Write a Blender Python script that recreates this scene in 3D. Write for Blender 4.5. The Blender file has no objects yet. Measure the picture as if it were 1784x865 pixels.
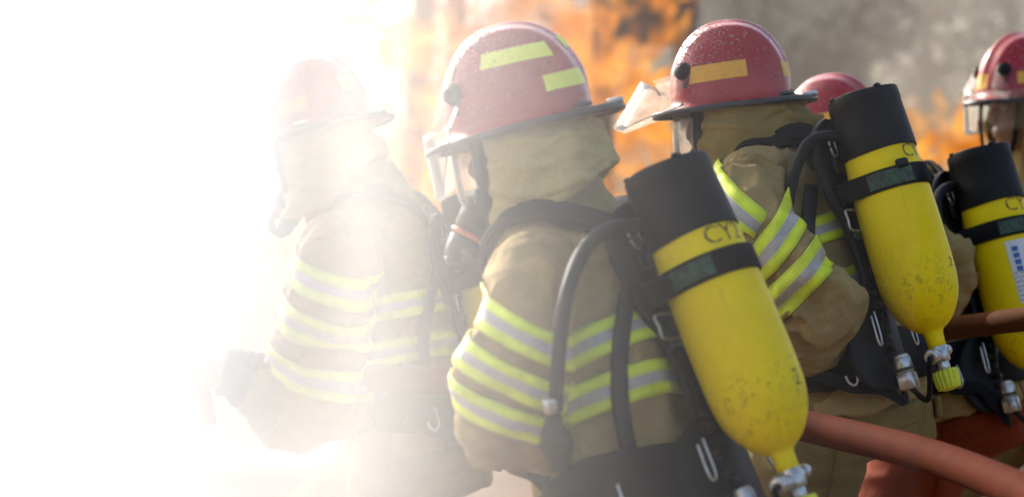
import bpy, bmesh, math, random
import numpy as np
from mathutils import Vector, Matrix
from mathutils.bvhtree import BVHTree

random.seed(7); rng = np.random.default_rng(7)
S = bpy.context.scene
COL = S.collection

# ------------------------------------------------------------------ camera, sky, sun, exposure
FPX = 4212.0; CX, CY = 892.0, 432.5; CAMZ = 1.30
cam_d = bpy.data.cameras.new('camera'); cam = bpy.data.objects.new('camera', cam_d); COL.objects.link(cam)
cam.location = (0, 0, CAMZ); cam.rotation_euler = (math.radians(90), 0, 0)
cam_d.sensor_width = 36.0; cam_d.lens = 85.0; cam_d.clip_start = 0.05; cam_d.clip_end = 600
cam_d.dof.use_dof = True; cam_d.dof.focus_distance = 5.05; cam_d.dof.aperture_fstop = 2.6; cam_d.dof.aperture_blades = 0
S.camera = cam
SUN = Vector((-0.52, 0.74, 0.50)).normalized()
elev = math.asin(SUN.z); azim = math.atan2(SUN.x, SUN.y)
w = bpy.data.worlds.new('World'); S.world = w; w.use_nodes = True
nt = w.node_tree; bg = nt.nodes['Background']
sky = nt.nodes.new('ShaderNodeTexSky'); sky.sky_type = 'NISHITA'; sky.sun_disc = False
sky.sun_elevation = elev; sky.sun_rotation = azim; sky.air_density = 0.9; sky.dust_density = 4.5; sky.ozone_density = 0.8
nt.links.new(sky.outputs[0], bg.inputs[0]); bg.inputs[1].default_value = 0.15
sd = bpy.data.lights.new('sun', 'SUN'); sd.energy = 2.9; sd.angle = math.radians(0.5); sd.color = (1.0, 0.985, 0.965)
so = bpy.data.objects.new('sun', sd); COL.objects.link(so)
so.rotation_euler = (-SUN).to_track_quat('-Z', 'Y').to_euler(); so.location = SUN * 40
S.view_settings.view_transform = 'Standard'; S.view_settings.look = 'None'; S.view_settings.gamma = 1.0
S.view_settings.use_curve_mapping = False; S.view_settings.exposure = 1.15
S.render.engine = 'CYCLES'
S.cycles.use_denoising = True; S.cycles.volume_bounces = 5; S.cycles.max_bounces = 10
S.cycles.transparent_max_bounces = 14; S.cycles.volume_max_steps = 256

def P(px, py, Y):
    """a point at depth Y metres whose place in the photograph is px, py"""
    return np.array([(px - CX) / FPX * Y, Y, CAMZ - (py - CY) / FPX * Y])

# ------------------------------------------------------------------ noise
def vnoise(p, seed=0):
    p = np.asarray(p, float); i = np.floor(p).astype(np.int64); f = p - i; u = f * f * f * (f * (f * 6 - 15) + 10)
    def h(dx, dy, dz):
        n = (i[:, 0] + dx) * 374761393 + (i[:, 1] + dy) * 668265263 + (i[:, 2] + dz) * 2147483647 + seed * 1274126177
        n = (n ^ (n >> 13)) * 1274126177; n = n ^ (n >> 16)
        return (n & 0xffff) / 32767.5 - 1.0
    x0 = h(0,0,0)*(1-u[:,0]) + h(1,0,0)*u[:,0]; x1 = h(0,1,0)*(1-u[:,0]) + h(1,1,0)*u[:,0]
    x2 = h(0,0,1)*(1-u[:,0]) + h(1,0,1)*u[:,0]; x3 = h(0,1,1)*(1-u[:,0]) + h(1,1,1)*u[:,0]
    y0 = x0*(1-u[:,1]) + x1*u[:,1]; y1 = x2*(1-u[:,1]) + x3*u[:,1]
    return y0*(1-u[:,2]) + y1*u[:,2]
def fbm(p, seed=0, oct=3):
    r = 0; a = 1.0
    for k in range(oct): r = r + a * vnoise(np.asarray(p) * 2**k, seed + k); a *= 0.5
    return r
def ridged(p, seed=0):
    return 1 - 2 * np.abs(vnoise(p, seed))

# ------------------------------------------------------------------ materials
def mat(name): 
    m = bpy.data.materials.new(name); m.use_nodes = True; return m, m.node_tree, m.node_tree.nodes['Principled BSDF']
def ramp(nt, src, stops):
    r = nt.nodes.new('ShaderNodeValToRGB'); e = r.color_ramp.elements
    while len(e) < len(stops): e.new(0.5)
    for q, (p, c) in zip(e, stops): q.position = p; q.color = (*c, 1) if len(c) == 3 else c
    nt.links.new(src, r.inputs[0]); return r.outputs[0]
def noise_n(nt, scale, detail=4, rough=0.55, vec=None, dist=0.0):
    n = nt.nodes.new('ShaderNodeTexNoise'); n.inputs['Scale'].default_value = scale; n.inputs['Detail'].default_value = detail
    n.inputs['Roughness'].default_value = rough; n.inputs['Distortion'].default_value = dist
    if vec is None:
        g = nt.nodes.new('ShaderNodeNewGeometry'); vec = g.outputs['Position']
    nt.links.new(vec, n.inputs['Vector']); return n.outputs['Fac']
def mixc(nt, fac, a, b):
    m = nt.nodes.new('ShaderNodeMix'); m.data_type = 'RGBA'
    for s, v in ((m.inputs[0], fac), (m.inputs[6], a), (m.inputs[7], b)):
        if hasattr(v, 'is_linked'): nt.links.new(v, s)
        else: s.default_value = v if isinstance(v, float) else (*v, 1)
    return m.outputs[2]
def bumpn(nt, bs, src, strength, dist):
    b = nt.nodes.new('ShaderNodeBump'); b.inputs['Strength'].default_value = strength; b.inputs['Distance'].default_value = dist
    nt.links.new(src, b.inputs['Height'])
    old = bs.inputs['Normal']
    if old.is_linked: nt.links.new(old.links[0].from_socket, b.inputs['Normal'])
    nt.links.new(b.outputs[0], bs.inputs['Normal'])
def cloth(name, col, dark, rough=0.9, weave=900, wr=0.35):
    m, nt, bs = mat(name)
    c = mixc(nt, ramp(nt, noise_n(nt, 9, 7, 0.7), [(0.35, (0,0,0)), (0.68, (1,1,1))]), col, dark)
    c = mixc(nt, ramp(nt, noise_n(nt, 3.2, 8, 0.72, dist=0.7), [(0.52, (0,0,0)), (0.70, (.75,.75,.75))]), c, tuple(x * 0.55 for x in dark))
    c = mixc(nt, ramp(nt, noise_n(nt, 160, 3), [(0.3, (0,0,0)), (0.75, (.35,.35,.35))]), c, tuple(x * 0.6 for x in dark))
    nt.links.new(c, bs.inputs['Base Color']); bs.inputs['Roughness'].default_value = rough
    bs.inputs['Specular IOR Level'].default_value = 0.15
    bumpn(nt, bs, noise_n(nt, 28, 5, 0.6, dist=0.6), wr, 0.012)
    bumpn(nt, bs, noise_n(nt, 110, 4, 0.65), 0.35, 0.004)
    bumpn(nt, bs, noise_n(nt, weave, 2), 0.25, 0.001)
    return m
def plain(name, col, rough=0.5, metal=0.0, var=0.25, nscale=40, bump=0.0, coat=0.0, spec=0.5):
    m, nt, bs = mat(name)
    c = mixc(nt, ramp(nt, noise_n(nt, nscale, 5, 0.6), [(0.35, (0,0,0)), (0.72, (1,1,1))]), col, tuple(x * (1 - var) for x in col))
    nt.links.new(c, bs.inputs['Base Color']); bs.inputs['Roughness'].default_value = rough; bs.inputs['Metallic'].default_value = metal
    bs.inputs['Coat Weight'].default_value = coat; bs.inputs['Specular IOR Level'].default_value = spec
    if bump: bumpn(nt, bs, noise_n(nt, nscale * 3, 4), bump, 0.002)
    return m
M = {}
M['coat'] = cloth('tan_coat_cloth', (0.34, 0.245, 0.098), (0.25, 0.175, 0.068))
M['seam'] = plain('dark_thread', (0.10, 0.065, 0.03), 0.9)
M['hood'] = cloth('hood_cloth', (0.30, 0.205, 0.058), (0.20, 0.135, 0.036), wr=0.3)
M['hood_pale'] = cloth('pale_hood_cloth', (0.46, 0.36, 0.145), (0.38, 0.29, 0.11), wr=0.3)
M['trouser'] = cloth('tan_trouser_cloth', (0.21, 0.148, 0.048), (0.15, 0.103, 0.032))
M['orange'] = cloth('rust_orange_cloth', (0.19, 0.030, 0.005), (0.13, 0.019, 0.004))
M['hiviz'] = plain('fluorescent_yellow_tape', (0.66, 0.78, 0.012), 0.6, var=0.3, nscale=24)
def stitched(m):
    nt = m.node_tree; bs = nt.nodes['Principled BSDF']; src = bs.inputs['Base Color'].links[0].from_socket
    uv = nt.nodes.new('ShaderNodeUVMap'); sx = nt.nodes.new('ShaderNodeSeparateXYZ'); nt.links.new(uv.outputs[0], sx.inputs[0])
    z, o = (0, 0, 0), (.45, .45, .45); st = []
    for c in (0.045, 0.29, 0.71, 0.955): st += [(c-0.022, z), (c-0.012, o), (c+0.012, o), (c+0.022, z)]
    nt.links.new(mixc(nt, ramp(nt, sx.outputs[1], st), src, (0.30, 0.37, 0.02)), bs.inputs['Base Color'])
stitched(M['hiviz'])
M['silver'] = plain('silver_reflective_tape', (0.42, 0.39, 0.35), 0.6, 0.05, 0.4, 30, bump=0.3)
M['webbing'] = plain('black_webbing', (0.010, 0.010, 0.011), 0.85, var=0.4, nscale=200, bump=0.4, spec=0.15)
M['plastic'] = plain('black_plastic', (0.007, 0.007, 0.0075), 0.55, var=0.4, nscale=60, bump=0.15, spec=0.22)
M['rubber'] = plain('black_rubber', (0.008, 0.008, 0.008), 0.6, var=0.5, nscale=30, bump=0.25, spec=0.25)
M['hoserub'] = plain('air_line_rubber', (0.008, 0.008, 0.009), 0.6, var=0.3, nscale=50, spec=0.2)
M['metal'] = plain('dull_steel', (0.55, 0.54, 0.52), 0.38, 0.9, 0.3, 90)
M['knob'] = plain('yellow_green_knob_plastic', (0.62, 0.66, 0.02), 0.5, var=0.15, nscale=80)
M['green'] = None
M['glove'] = plain('dark_leather_glove', (0.03, 0.028, 0.026), 0.75, var=0.4, nscale=60, bump=0.4)
M['boot'] = plain('black_rubber_boot', (0.018, 0.018, 0.018), 0.5, var=0.4, nscale=30)
M['skin'] = plain('skin', (0.25, 0.14, 0.095), 0.5, var=0.15, nscale=60)
M['orange_tape'] = plain('amber_reflective_tape', (0.72, 0.36, 0.02), 0.45, var=0.1, nscale=70)
M['yellow_tape'] = plain('lime_reflective_tape', (0.72, 0.76, 0.05), 0.45, var=0.08, nscale=70)
def ink_mat():
    m, nt, bs = mat('faded_stencil_ink')
    c = mixc(nt, ramp(nt, noise_n(nt, 130, 5, 0.7), [(0.47, (0,0,0)), (0.58, (1,1,1))]), (0.06, 0.045, 0.012), (0.55, 0.36, 0.01)); nt.links.new(c, bs.inputs['Base Color']); bs.inputs['Roughness'].default_value = 0.7; return m
M['ink'] = ink_mat()
M['orangering'] = plain('orange_seal', (0.55, 0.14, 0.03), 0.5)
M['trim'] = plain('black_edge_trim', (0.02, 0.02, 0.022), 0.4, var=0.3, nscale=80)
M['liner'] = plain('helmet_liner', (0.02, 0.02, 0.02), 0.9)
M['eye'] = plain('eye', (0.5, 0.48, 0.45), 0.2)

def helmet_mat():
    m, nt, bs = mat('wet_red_helmet_paint')
    sc = ramp(nt, noise_n(nt, 26, 8, 0.72, dist=1.2), [(0.55, (0,0,0)), (0.78, (0.75,0.75,0.75))])
    c = mixc(nt, ramp(nt, noise_n(nt, 7, 4), [(0.3, (0,0,0)), (0.7, (1,1,1))]), (0.38, 0.008, 0.012), (0.28, 0.006, 0.010))
    c = mixc(nt, sc, c, (0.20, 0.03, 0.035))
    c = mixc(nt, ramp(nt, noise_n(nt, 45, 8, 0.75, dist=2.0), [(0.70, (0,0,0)), (0.76, (0.8,0.8,0.8))]), c, (0.03, 0.02, 0.02))
    nt.links.new(c, bs.inputs['Base Color'])
    r = ramp(nt, noise_n(nt, 18, 6, 0.7), [(0.3, (0.2,0.2,0.2)), (0.75, (0.5,0.5,0.5))]); nt.links.new(r, bs.inputs['Roughness'])
    bs.inputs['Coat Weight'].default_value = 0.28; bs.inputs['Coat Roughness'].default_value = 0.12; bs.inputs['Specular IOR Level'].default_value = 0.35
    bumpn(nt, bs, noise_n(nt, 120, 4), 0.08, 0.002)
    return m
M['red'] = helmet_mat()

def tank_mat():
    m, nt, bs = mat('scuffed_yellow_cylinder_paint')
    c = mixc(nt, ramp(nt, noise_n(nt, 10, 5), [(0.3, (0,0,0)), (0.75, (1,1,1))]), (0.86, 0.64, 0.002), (0.76, 0.55, 0.002))
    # scuffs: small dark chips, thicker on the shoulder of the cylinder where it is set down (uv.y)
    uv = nt.nodes.new('ShaderNodeUVMap'); sx = nt.nodes.new('ShaderNodeSeparateXYZ'); nt.links.new(uv.outputs[0], sx.inputs[0])
    band = ramp(nt, sx.outputs[1], [(0.0, (0,0,0)), (0.62, (0.0,0,0)), (0.74, (1,1,1)), (0.80, (0.9,0.9,0.9)), (0.92, (0.35,.35,.35))])
    chips = ramp(nt, noise_n(nt, 70, 8, 0.7, dist=0.8), [(0.53, (0,0,0)), (0.62, (1,1,1))])
    mu = nt.nodes.new('ShaderNodeMath'); mu.operation = 'MULTIPLY'; nt.links.new(band, mu.inputs[0]); nt.links.new(chips, mu.inputs[1])
    mu2 = nt.nodes.new('ShaderNodeMath'); mu2.operation = 'MULTIPLY'; mu2.inputs[1].default_value = 0.48; nt.links.new(mu.outputs[0], mu2.inputs[0])
    c = mixc(nt, mu2.outputs[0], c, (0.10, 0.075, 0.02))
    c = mixc(nt, ramp(nt, noise_n(nt, 34, 9, 0.75, dist=1.0), [(0.70, (0,0,0)), (0.76, (0.7,0.7,0.7))]), c, (0.12, 0.085, 0.02))
    mp = nt.nodes.new('ShaderNodeMapping'); mp.inputs['Scale'].default_value = (9, 1.2, 1); nt.links.new(uv.outputs[0], mp.inputs[0])
    c = mixc(nt, ramp(nt, noise_n(nt, 6, 6, 0.6, vec=mp.outputs[0]), [(0.58, (0,0,0)), (0.8, (0.35,0.35,0.35))]), c, (0.30, 0.21, 0.03))
    nt.links.new(c, bs.inputs['Base Color']); bs.inputs['Roughness'].default_value = 0.48; bs.inputs['Specular IOR Level'].default_value = 0.15
    bumpn(nt, bs, noise_n(nt, 160, 4), 0.06, 0.002)
    return m
M['tank'] = tank_mat()
def green_mat():
    m, nt, bs = mat('worn_green_label')
    c = mixc(nt, ramp(nt, noise_n(nt, 85, 5, 0.7), [(0.45, (0,0,0)), (0.56, (1,1,1))]), (0.022, 0.075, 0.03), (0.016, 0.02, 0.016))
    nt.links.new(c, bs.inputs['Base Color']); bs.inputs['Roughness'].default_value = 0.6; return m
M['green'] = green_mat()
def clear_mat():
    m, nt, bs = mat('scratched_clear_visor'); nd = nt.nodes
    tr = nd.new('ShaderNodeBsdfTransparent'); tr.inputs[0].default_value = (0.93, 0.93, 0.92, 1)
    gl = nd.new('ShaderNodeBsdfGlossy'); gl.inputs['Roughness'].default_value = 0.12
    di = nd.new('ShaderNodeBsdfTranslucent'); di.inputs[0].default_value = (0.85, 0.85, 0.82, 1)
    fr = nd.new('ShaderNodeFresnel'); fr.inputs[0].default_value = 1.18
    m1 = nd.new('ShaderNodeMixShader'); nt.links.new(fr.outputs[0], m1.inputs[0]); nt.links.new(tr.outputs[0], m1.inputs[1]); nt.links.new(gl.outputs[0], m1.inputs[2])
    sc = ramp(nt, noise_n(nt, 60, 8, 0.75), [(0.35, (0.05,)*3), (0.72, (0.22,)*3)])
    m2 = nd.new('ShaderNodeMixShader'); nt.links.new(sc, m2.inputs[0]); nt.links.new(m1.outputs[0], m2.inputs[1]); nt.links.new(di.outputs[0], m2.inputs[2])
    nt.links.new(m2.outputs[0], nd['Material Output'].inputs['Surface']); return m
M['clear'] = clear_mat()
def drop_mat():
    m, nt, bs = mat('water_droplets'); bs.inputs['Base Color'].default_value = (0.62, 0.40, 0.40, 1)
    bs.inputs['Roughness'].default_value = 0.08; bs.inputs['Transmission Weight'].default_value = 0.25; bs.inputs['IOR'].default_value = 1.33; return m
M['drop'] = drop_mat()
def firehose_mat(name, c1, c2):
    m, nt, bs = mat(name)
    c = mixc(nt, ramp(nt, noise_n(nt, 14, 6, 0.65), [(0.3, (0,0,0)), (0.7, (1,1,1))]), c1, c2)
    nt.links.new(c, bs.inputs['Base Color']); bs.inputs['Roughness'].default_value = 0.8; bs.inputs['Specular IOR Level'].default_value = 0.03
    bumpn(nt, bs, noise_n(nt, 500, 2), 0.5, 0.001); return m
M['firehose'] = firehose_mat('red_brown_fire_hose_rubber', (0.105, 0.022, 0.009), (0.072, 0.016, 0.006))
M['firehose2'] = firehose_mat('brown_fire_hose_rubber', (0.12, 0.045, 0.018), (0.09, 0.034, 0.013))
M['paper'] = None

# ------------------------------------------------------------------ mesh helpers
def root_loc(o):
    while o is not None and o.parent is not None: o = o.parent
    return np.array(o.location) if o is not None else np.zeros(3)
def make(name, V, F, mats, parent=None, mi=None, smooth=True, uv=None, kind=None, label=None):
    V = np.asarray(V, float)
    if parent is not None: V = V - root_loc(parent)
    me = bpy.data.meshes.new(name); me.from_pydata(V.tolist(), [], [list(map(int, f)) for f in F])
    for m in (mats if isinstance(mats, (list, tuple)) else [mats]): me.materials.append(m)
    if mi is not None: me.polygons.foreach_set('material_index', np.asarray(mi, np.int32))
    me.polygons.foreach_set('use_smooth', np.full(len(me.polygons), smooth))
    if uv is not None:
        l = me.uv_layers.new(name='UVMap'); vi = np.empty(len(me.loops), np.int32); me.loops.foreach_get('vertex_index', vi)
        l.data.foreach_set('uv', np.asarray(uv, np.float32)[vi].ravel())
    me.update()
    o = bpy.data.objects.new(name, me); COL.objects.link(o)
    if parent is not None: o.parent = parent
    if kind: o['kind'] = kind
    if label: o['label'] = label
    return o
def thing(name, loc, label, cat, group=None):
    o = bpy.data.objects.new(name, None); COL.objects.link(o); o.location = tuple(map(float, loc)); o.empty_display_size = 0.1
    o['label'] = label; o['category'] = cat
    if group: o['group'] = group
    return o
def merge(parts):
    Vs, Fs, n = [], [], 0
    for V, F in parts:
        Vs.append(np.asarray(V, float)); Fs += [[i + n for i in f] for f in F]; n += len(V)
    return np.concatenate(Vs), Fs
def loft(rings, caps=True, closed=True):
    rings = [np.asarray(r, float) for r in rings]; n = len(rings[0]); V = np.concatenate(rings); F = []
    for i in range(len(rings) - 1):
        for j in range(n if closed else n - 1):
            k = (j + 1) % n; F.append([i*n+j, i*n+k, (i+1)*n+k, (i+1)*n+j])
    if caps and closed:
        m = len(rings) - 1
        V = np.concatenate([V, [rings[0].mean(0)], [rings[-1].mean(0)]]); a = len(V) - 2; b = a + 1
        for j in range(n):
            k = (j + 1) % n; F.append([a, k, j]); F.append([b, m*n+j, m*n+k])
    return V, F
def cr(pts, n):
    p = np.asarray(pts, float); p = np.concatenate([[2*p[0]-p[1]], p, [2*p[-1]-p[-2]]]); m = len(p) - 3; out = []
    for t in np.linspace(0, m - 1e-9, n):
        i = int(t); u = t - i; a, b, c, d = p[i:i+4]
        out.append(0.5*((2*b) + (-a+c)*u + (2*a-5*b+4*c-d)*u*u + (-a+3*b-3*c+d)*u**3))
    return np.array(out)
def nrm(v): v = np.asarray(v, float); return v / (np.linalg.norm(v) + 1e-12)
def frames(pts):
    d = np.gradient(pts, axis=0); d = np.array([nrm(x) for x in d])
    r = np.array([0, 0, 1.0]) if abs(d[0][2]) < 0.9 else np.array([1.0, 0, 0]); A, B = [], []
    for x in d:
        r = nrm(r - x * np.dot(r, x)); A.append(r); B.append(np.cross(x, r))
    return d, np.array(A), np.array(B)
def tube(pts, rad, n=12, seg=None, caps=True):
    """points, one radius or one for each point"""
    pts = np.asarray(pts, float); rad = np.full(len(pts), rad) if np.isscalar(rad) else np.asarray(rad, float)
    if seg:
        q = cr(np.column_stack([pts, rad]), seg); pts, rad = q[:, :3], q[:, 3]
    d, A, B = frames(pts); an = np.linspace(0, 2*math.pi, n, endpoint=False)
    return loft([p + r * (np.outer(np.cos(an), a) + np.outer(np.sin(an), b)) for p, r, a, b in zip(pts, rad, A, B)], caps)
def blob_tube(pts, rad, n=16, seg=24):
    """tube with rounded ends"""
    q = cr(np.column_stack([pts, rad]), seg); p, r = q[:, :3], q[:, 3]
    d0 = nrm(p[0]-p[1]); d1 = nrm(p[-1]-p[-2])
    pp = np.concatenate([[p[0]+d0*r[0]*k for k in (0.98, 0.8, 0.45)], p, [p[-1]+d1*r[-1]*k for k in (0.45, 0.8, 0.98)]])
    rr = np.concatenate([[r[0]*k for k in (0.18, 0.6, 0.89)], r, [r[-1]*k for k in (0.89, 0.6, 0.18)]])
    return tube(pp, rr, n)
def ribbon(pts, nor, width, thick, seg=None):
    pts = np.asarray(pts, float); nor = np.asarray(nor, float)
    if nor.ndim == 1: nor = np.tile(nor, (len(pts), 1))
    wd = np.full(len(pts), width) if np.isscalar(width) else np.asarray(width, float)
    if seg:
        q = cr(np.column_stack([pts, nor, wd]), seg); pts, nor, wd = q[:, :3], q[:, 3:6], q[:, 6]
    d = np.gradient(pts, axis=0); rings = []
    for p, x, n_, w_ in zip(pts, d, nor, wd):
        x = nrm(x); n_ = nrm(n_ - x*np.dot(n_, x)); s = np.cross(x, n_); h = thick/2; W = w_/2; b = min(h, W)*0.6
        rings.append([p + s*a + n_*c for a, c in ((-W, -h+b), (-W, h-b), (-W+b, h), (0, h*1.08), (W-b, h), (W, h-b), (W, -h+b), (W-b, -h), (-W+b, -h))])
    return loft(rings)
def ell(c, rx, ry, rz, n=16, m=10, R=None):
    rings = []
    for t in np.linspace(-math.pi/2 + 0.12, math.pi/2 - 0.12, m):
        an = np.linspace(0, 2*math.pi, n, endpoint=False)
        rings.append(np.column_stack([rx*math.cos(t)*np.cos(an), ry*math.cos(t)*np.sin(an), np.full(n, rz*math.sin(t))]))
    if R is not None: rings = [r @ R.T for r in rings]
    return loft([r + np.asarray(c) for r in rings])
def cyl(a, b, r0, r1=None, n=20, bev=0.12):
    a = np.asarray(a, float); b = np.asarray(b, float); r1 = r0 if r1 is None else r1; L = np.linalg.norm(b-a); e = min(bev*min(r0, r1), L*0.3)/L
    q = [a, a, a+(b-a)*e, b-(b-a)*e, b, b]
    pts = np.array([a, a+(b-a)*e*0.01+0, a+(b-a)*e, b-(b-a)*e, b-(b-a)*e*0.01, b]); r = [r0*0.5, r0*(1-bev), r0, r1, r1*(1-bev), r1*0.5]
    d = nrm(b-a); rf = np.array([0,0,1.0]) if abs(d[2]) < 0.9 else np.array([1.0,0,0]); A = nrm(np.cross(d, rf)); B = np.cross(d, A)
    an = np.linspace(0, 2*math.pi, n, endpoint=False)
    return loft([p + k*(np.outer(np.cos(an), A) + np.outer(np.sin(an), B)) for p, k in zip(pts, r)])
def box(c, ax, ay, az, hx, hy, hz, bev=0.003):
    """bevelled box from three axes and half sizes"""
    c = np.asarray(c, float); ax, ay, az = map(lambda v: np.asarray(v, float), (ax, ay, az)); rings = []
    for z, k in ((-hz, bev), (-hz+bev, 0), (hz-bev, 0), (hz, bev)):
        X, Y = hx-k, hy-k
        rings.append([c + az*z + ax*x + ay*y for x, y in ((-X+bev, -Y), (X-bev, -Y), (X, -Y+bev), (X, Y-bev), (X-bev, Y), (-X+bev, Y), (-X, Y-bev), (-X, -Y+bev))])
    return loft(rings)
def union(parts, voxel, smooth=4):
    V, F = merge(parts); me = bpy.data.meshes.new('tmp'); me.from_pydata(V.tolist(), [], F); o = bpy.data.objects.new('tmp', me); COL.objects.link(o)
    m = o.modifiers.new('r', 'REMESH'); m.mode = 'VOXEL'; m.voxel_size = voxel
    s = o.modifiers.new('s', 'SMOOTH'); s.factor = 0.5; s.iterations = smooth
    dg = bpy.context.evaluated_depsgraph_get(); ev = o.evaluated_get(dg); m2 = bpy.data.meshes.new_from_object(ev)
    n = len(m2.vertices); co = np.empty(n*3, np.float32); m2.vertices.foreach_get('co', co)
    no = np.empty(n*3, np.float32); m2.vertex_normals.foreach_get('vector', no)
    F2 = [list(p.vertices) for p in m2.polygons]
    bpy.data.objects.remove(o); bpy.data.meshes.remove(me); bpy.data.meshes.remove(m2)
    return co.reshape(-1, 3).astype(float), F2, no.reshape(-1, 3).astype(float)
def bvh(V, F): return BVHTree.FromPolygons([tuple(v) for v in V], F)
def on_surface(tree, pts, off, n=26, keep=0.0):
    """resample a path and lay it on a surface; returns points and normals"""
    q = cr(pts, n); out, no = [], []
    for p in q:
        loc, nn, i, d = tree.find_nearest(Vector(p)); v = np.array(p) - np.array(loc)
        out.append(np.array(loc) + np.array(nn) * off); no.append(np.array(nn))
    out = np.array(out); no = np.array(no)
    for k in range(3):
        out[1:-1] = (out[:-2] + 2*out[1:-1] + out[2:]) / 4; no[1:-1] = (no[:-2] + 2*no[1:-1] + no[2:]) / 4
    return out, no
def text_mesh(s, size):
    cu = bpy.data.curves.new('t', 'FONT'); cu.body = s; cu.size = size; cu.align_x = 'CENTER'; cu.align_y = 'CENTER'; cu.resolution_u = 3
    o = bpy.data.objects.new('t', cu); COL.objects.link(o); me = bpy.data.meshes.new_from_object(o.evaluated_get(bpy.context.evaluated_depsgraph_get()))
    bm = bmesh.new(); bm.from_mesh(me); bmesh.ops.triangulate(bm, faces=bm.faces)
    bmesh.ops.subdivide_edges(bm, edges=bm.edges, cuts=1)
    V = np.array([v.co[:] for v in bm.verts]); bm.verts.ensure_lookup_table(); F = [[v.index for v in f.verts] for f in bm.faces]
    bm.free(); bpy.data.objects.remove(o); bpy.data.curves.remove(cu); bpy.data.meshes.remove(me); return V, F

# ------------------------------------------------------------------ ground and far setting
def ground():
    m, nt, bs = mat('damp_earth')
    c = mixc(nt, ramp(nt, noise_n(nt, 0.7, 7, 0.6), [(0.35, (0,0,0)), (0.65, (1,1,1))]), (0.19, 0.105, 0.050), (0.11, 0.066, 0.036))
    c = mixc(nt, ramp(nt, noise_n(nt, 30, 5, 0.7), [(0.4, (0,0,0)), (0.7, (.5,.5,.5))]), c, (0.15, 0.095, 0.055))
    nt.links.new(c, bs.inputs['Base Color'])
    r = ramp(nt, noise_n(nt, 0.5, 5, 0.6), [(0.38, (0.5,)*3), (0.62, (0.85,)*3)]); nt.links.new(r, bs.inputs['Roughness']); bs.inputs['Specular IOR Level'].default_value = 0.2
    bumpn(nt, bs, noise_n(nt, 4, 6, 0.6), 0.25, 0.03); bumpn(nt, bs, noise_n(nt, 60, 4), 0.3, 0.01)
    n = 60; xs = np.sign(np.linspace(-1, 1, n+1)) * np.abs(np.linspace(-1, 1, n+1))**3 * 280; V = []; F = []
    for y in xs:
        for x in xs: V.append((x, y + 10, 0))
    V = np.array(V, float)
    V[:, 2] = 0.02 * fbm(V * 0.35, 3)
    for j in range(n):
        for i in range(n): a = j*(n+1)+i; F.append([a, a+1, a+n+2, a+n+1])
    o = make('ground', V, F, m, kind='structure')
ground()

# ------------------------------------------------------------------ helmet, hood, mask (local axes: x forward, y left, z up, origin in the middle of the brim)
HA_F, HA_B, HB, HH = 0.136, 0.140, 0.108, 0.178
def dome(phi, z, off=0.0):
    s = np.clip(z / HH, 0, 1); psi = np.arcsin(s); r = np.cos(psi)**0.86
    c, sn = np.cos(phi), np.sin(phi); a = np.where(c > 0, HA_F, HA_B)
    k = (np.abs(c)**2.25 + np.abs(sn)**2.25)**(-1/2.25)
    x = a*r*k*c - 0.006*s; y = HB*r*k*sn
    nx = np.column_stack([c*np.cos(psi)/a*0.1, sn*np.cos(psi)/HB*0.1, np.sin(psi)]); nx /= np.linalg.norm(nx, axis=1)[:, None]
    crest = 0.008*np.exp(-(y/0.011)**2)*np.clip(z/0.05 - 0.4, 0, 1) + 0.003*np.exp(-((np.abs(y)-0.046)/0.008)**2)*np.clip(z/0.05 - 0.8, 0, 1)
    # front of the shell carries a raised shield bump
    return np.column_stack([x, y, z]) + nx*(off + crest)[:, None]
def brim_w(phi):
    c = np.cos(phi)
    return 0.020 + 0.020*np.clip(c, 0, 1)**3 + 0.034*np.clip(-c, 0, 1)**2.2
def brim_edge(phi, f=1.0):
    b = dome(phi, np.zeros_like(phi)); w_ = brim_w(phi)*f; c, s = np.cos(phi), np.sin(phi); d = np.column_stack([c, s*0.9, np.zeros_like(c)])
    out = b + d*w_[:, None]; out[:, 2] += -0.013*f - 0.006*f*np.clip(c, 0, 1) + 0.004*f*np.clip(-c, 0, 1)**2
    return out
def patch(phi0, phi1, z0, z1, off=0.0016, nu=14, nv=5, skew=0.0):
    ph = np.radians(np.linspace(phi0, phi1, nu)); V = []; F = []
    for k, z in enumerate(np.linspace(z0, z1, nv)):
        V.append(dome(ph, z + skew*np.linspace(0, 1, nu), np.full(nu, off)))
    V = np.concatenate(V)
    for i in range(nv-1):
        for j in range(nu-1): F.append([i*nu+j, i*nu+j+1, (i+1)*nu+j+1, (i+1)*nu+j])
    return V, F
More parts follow.
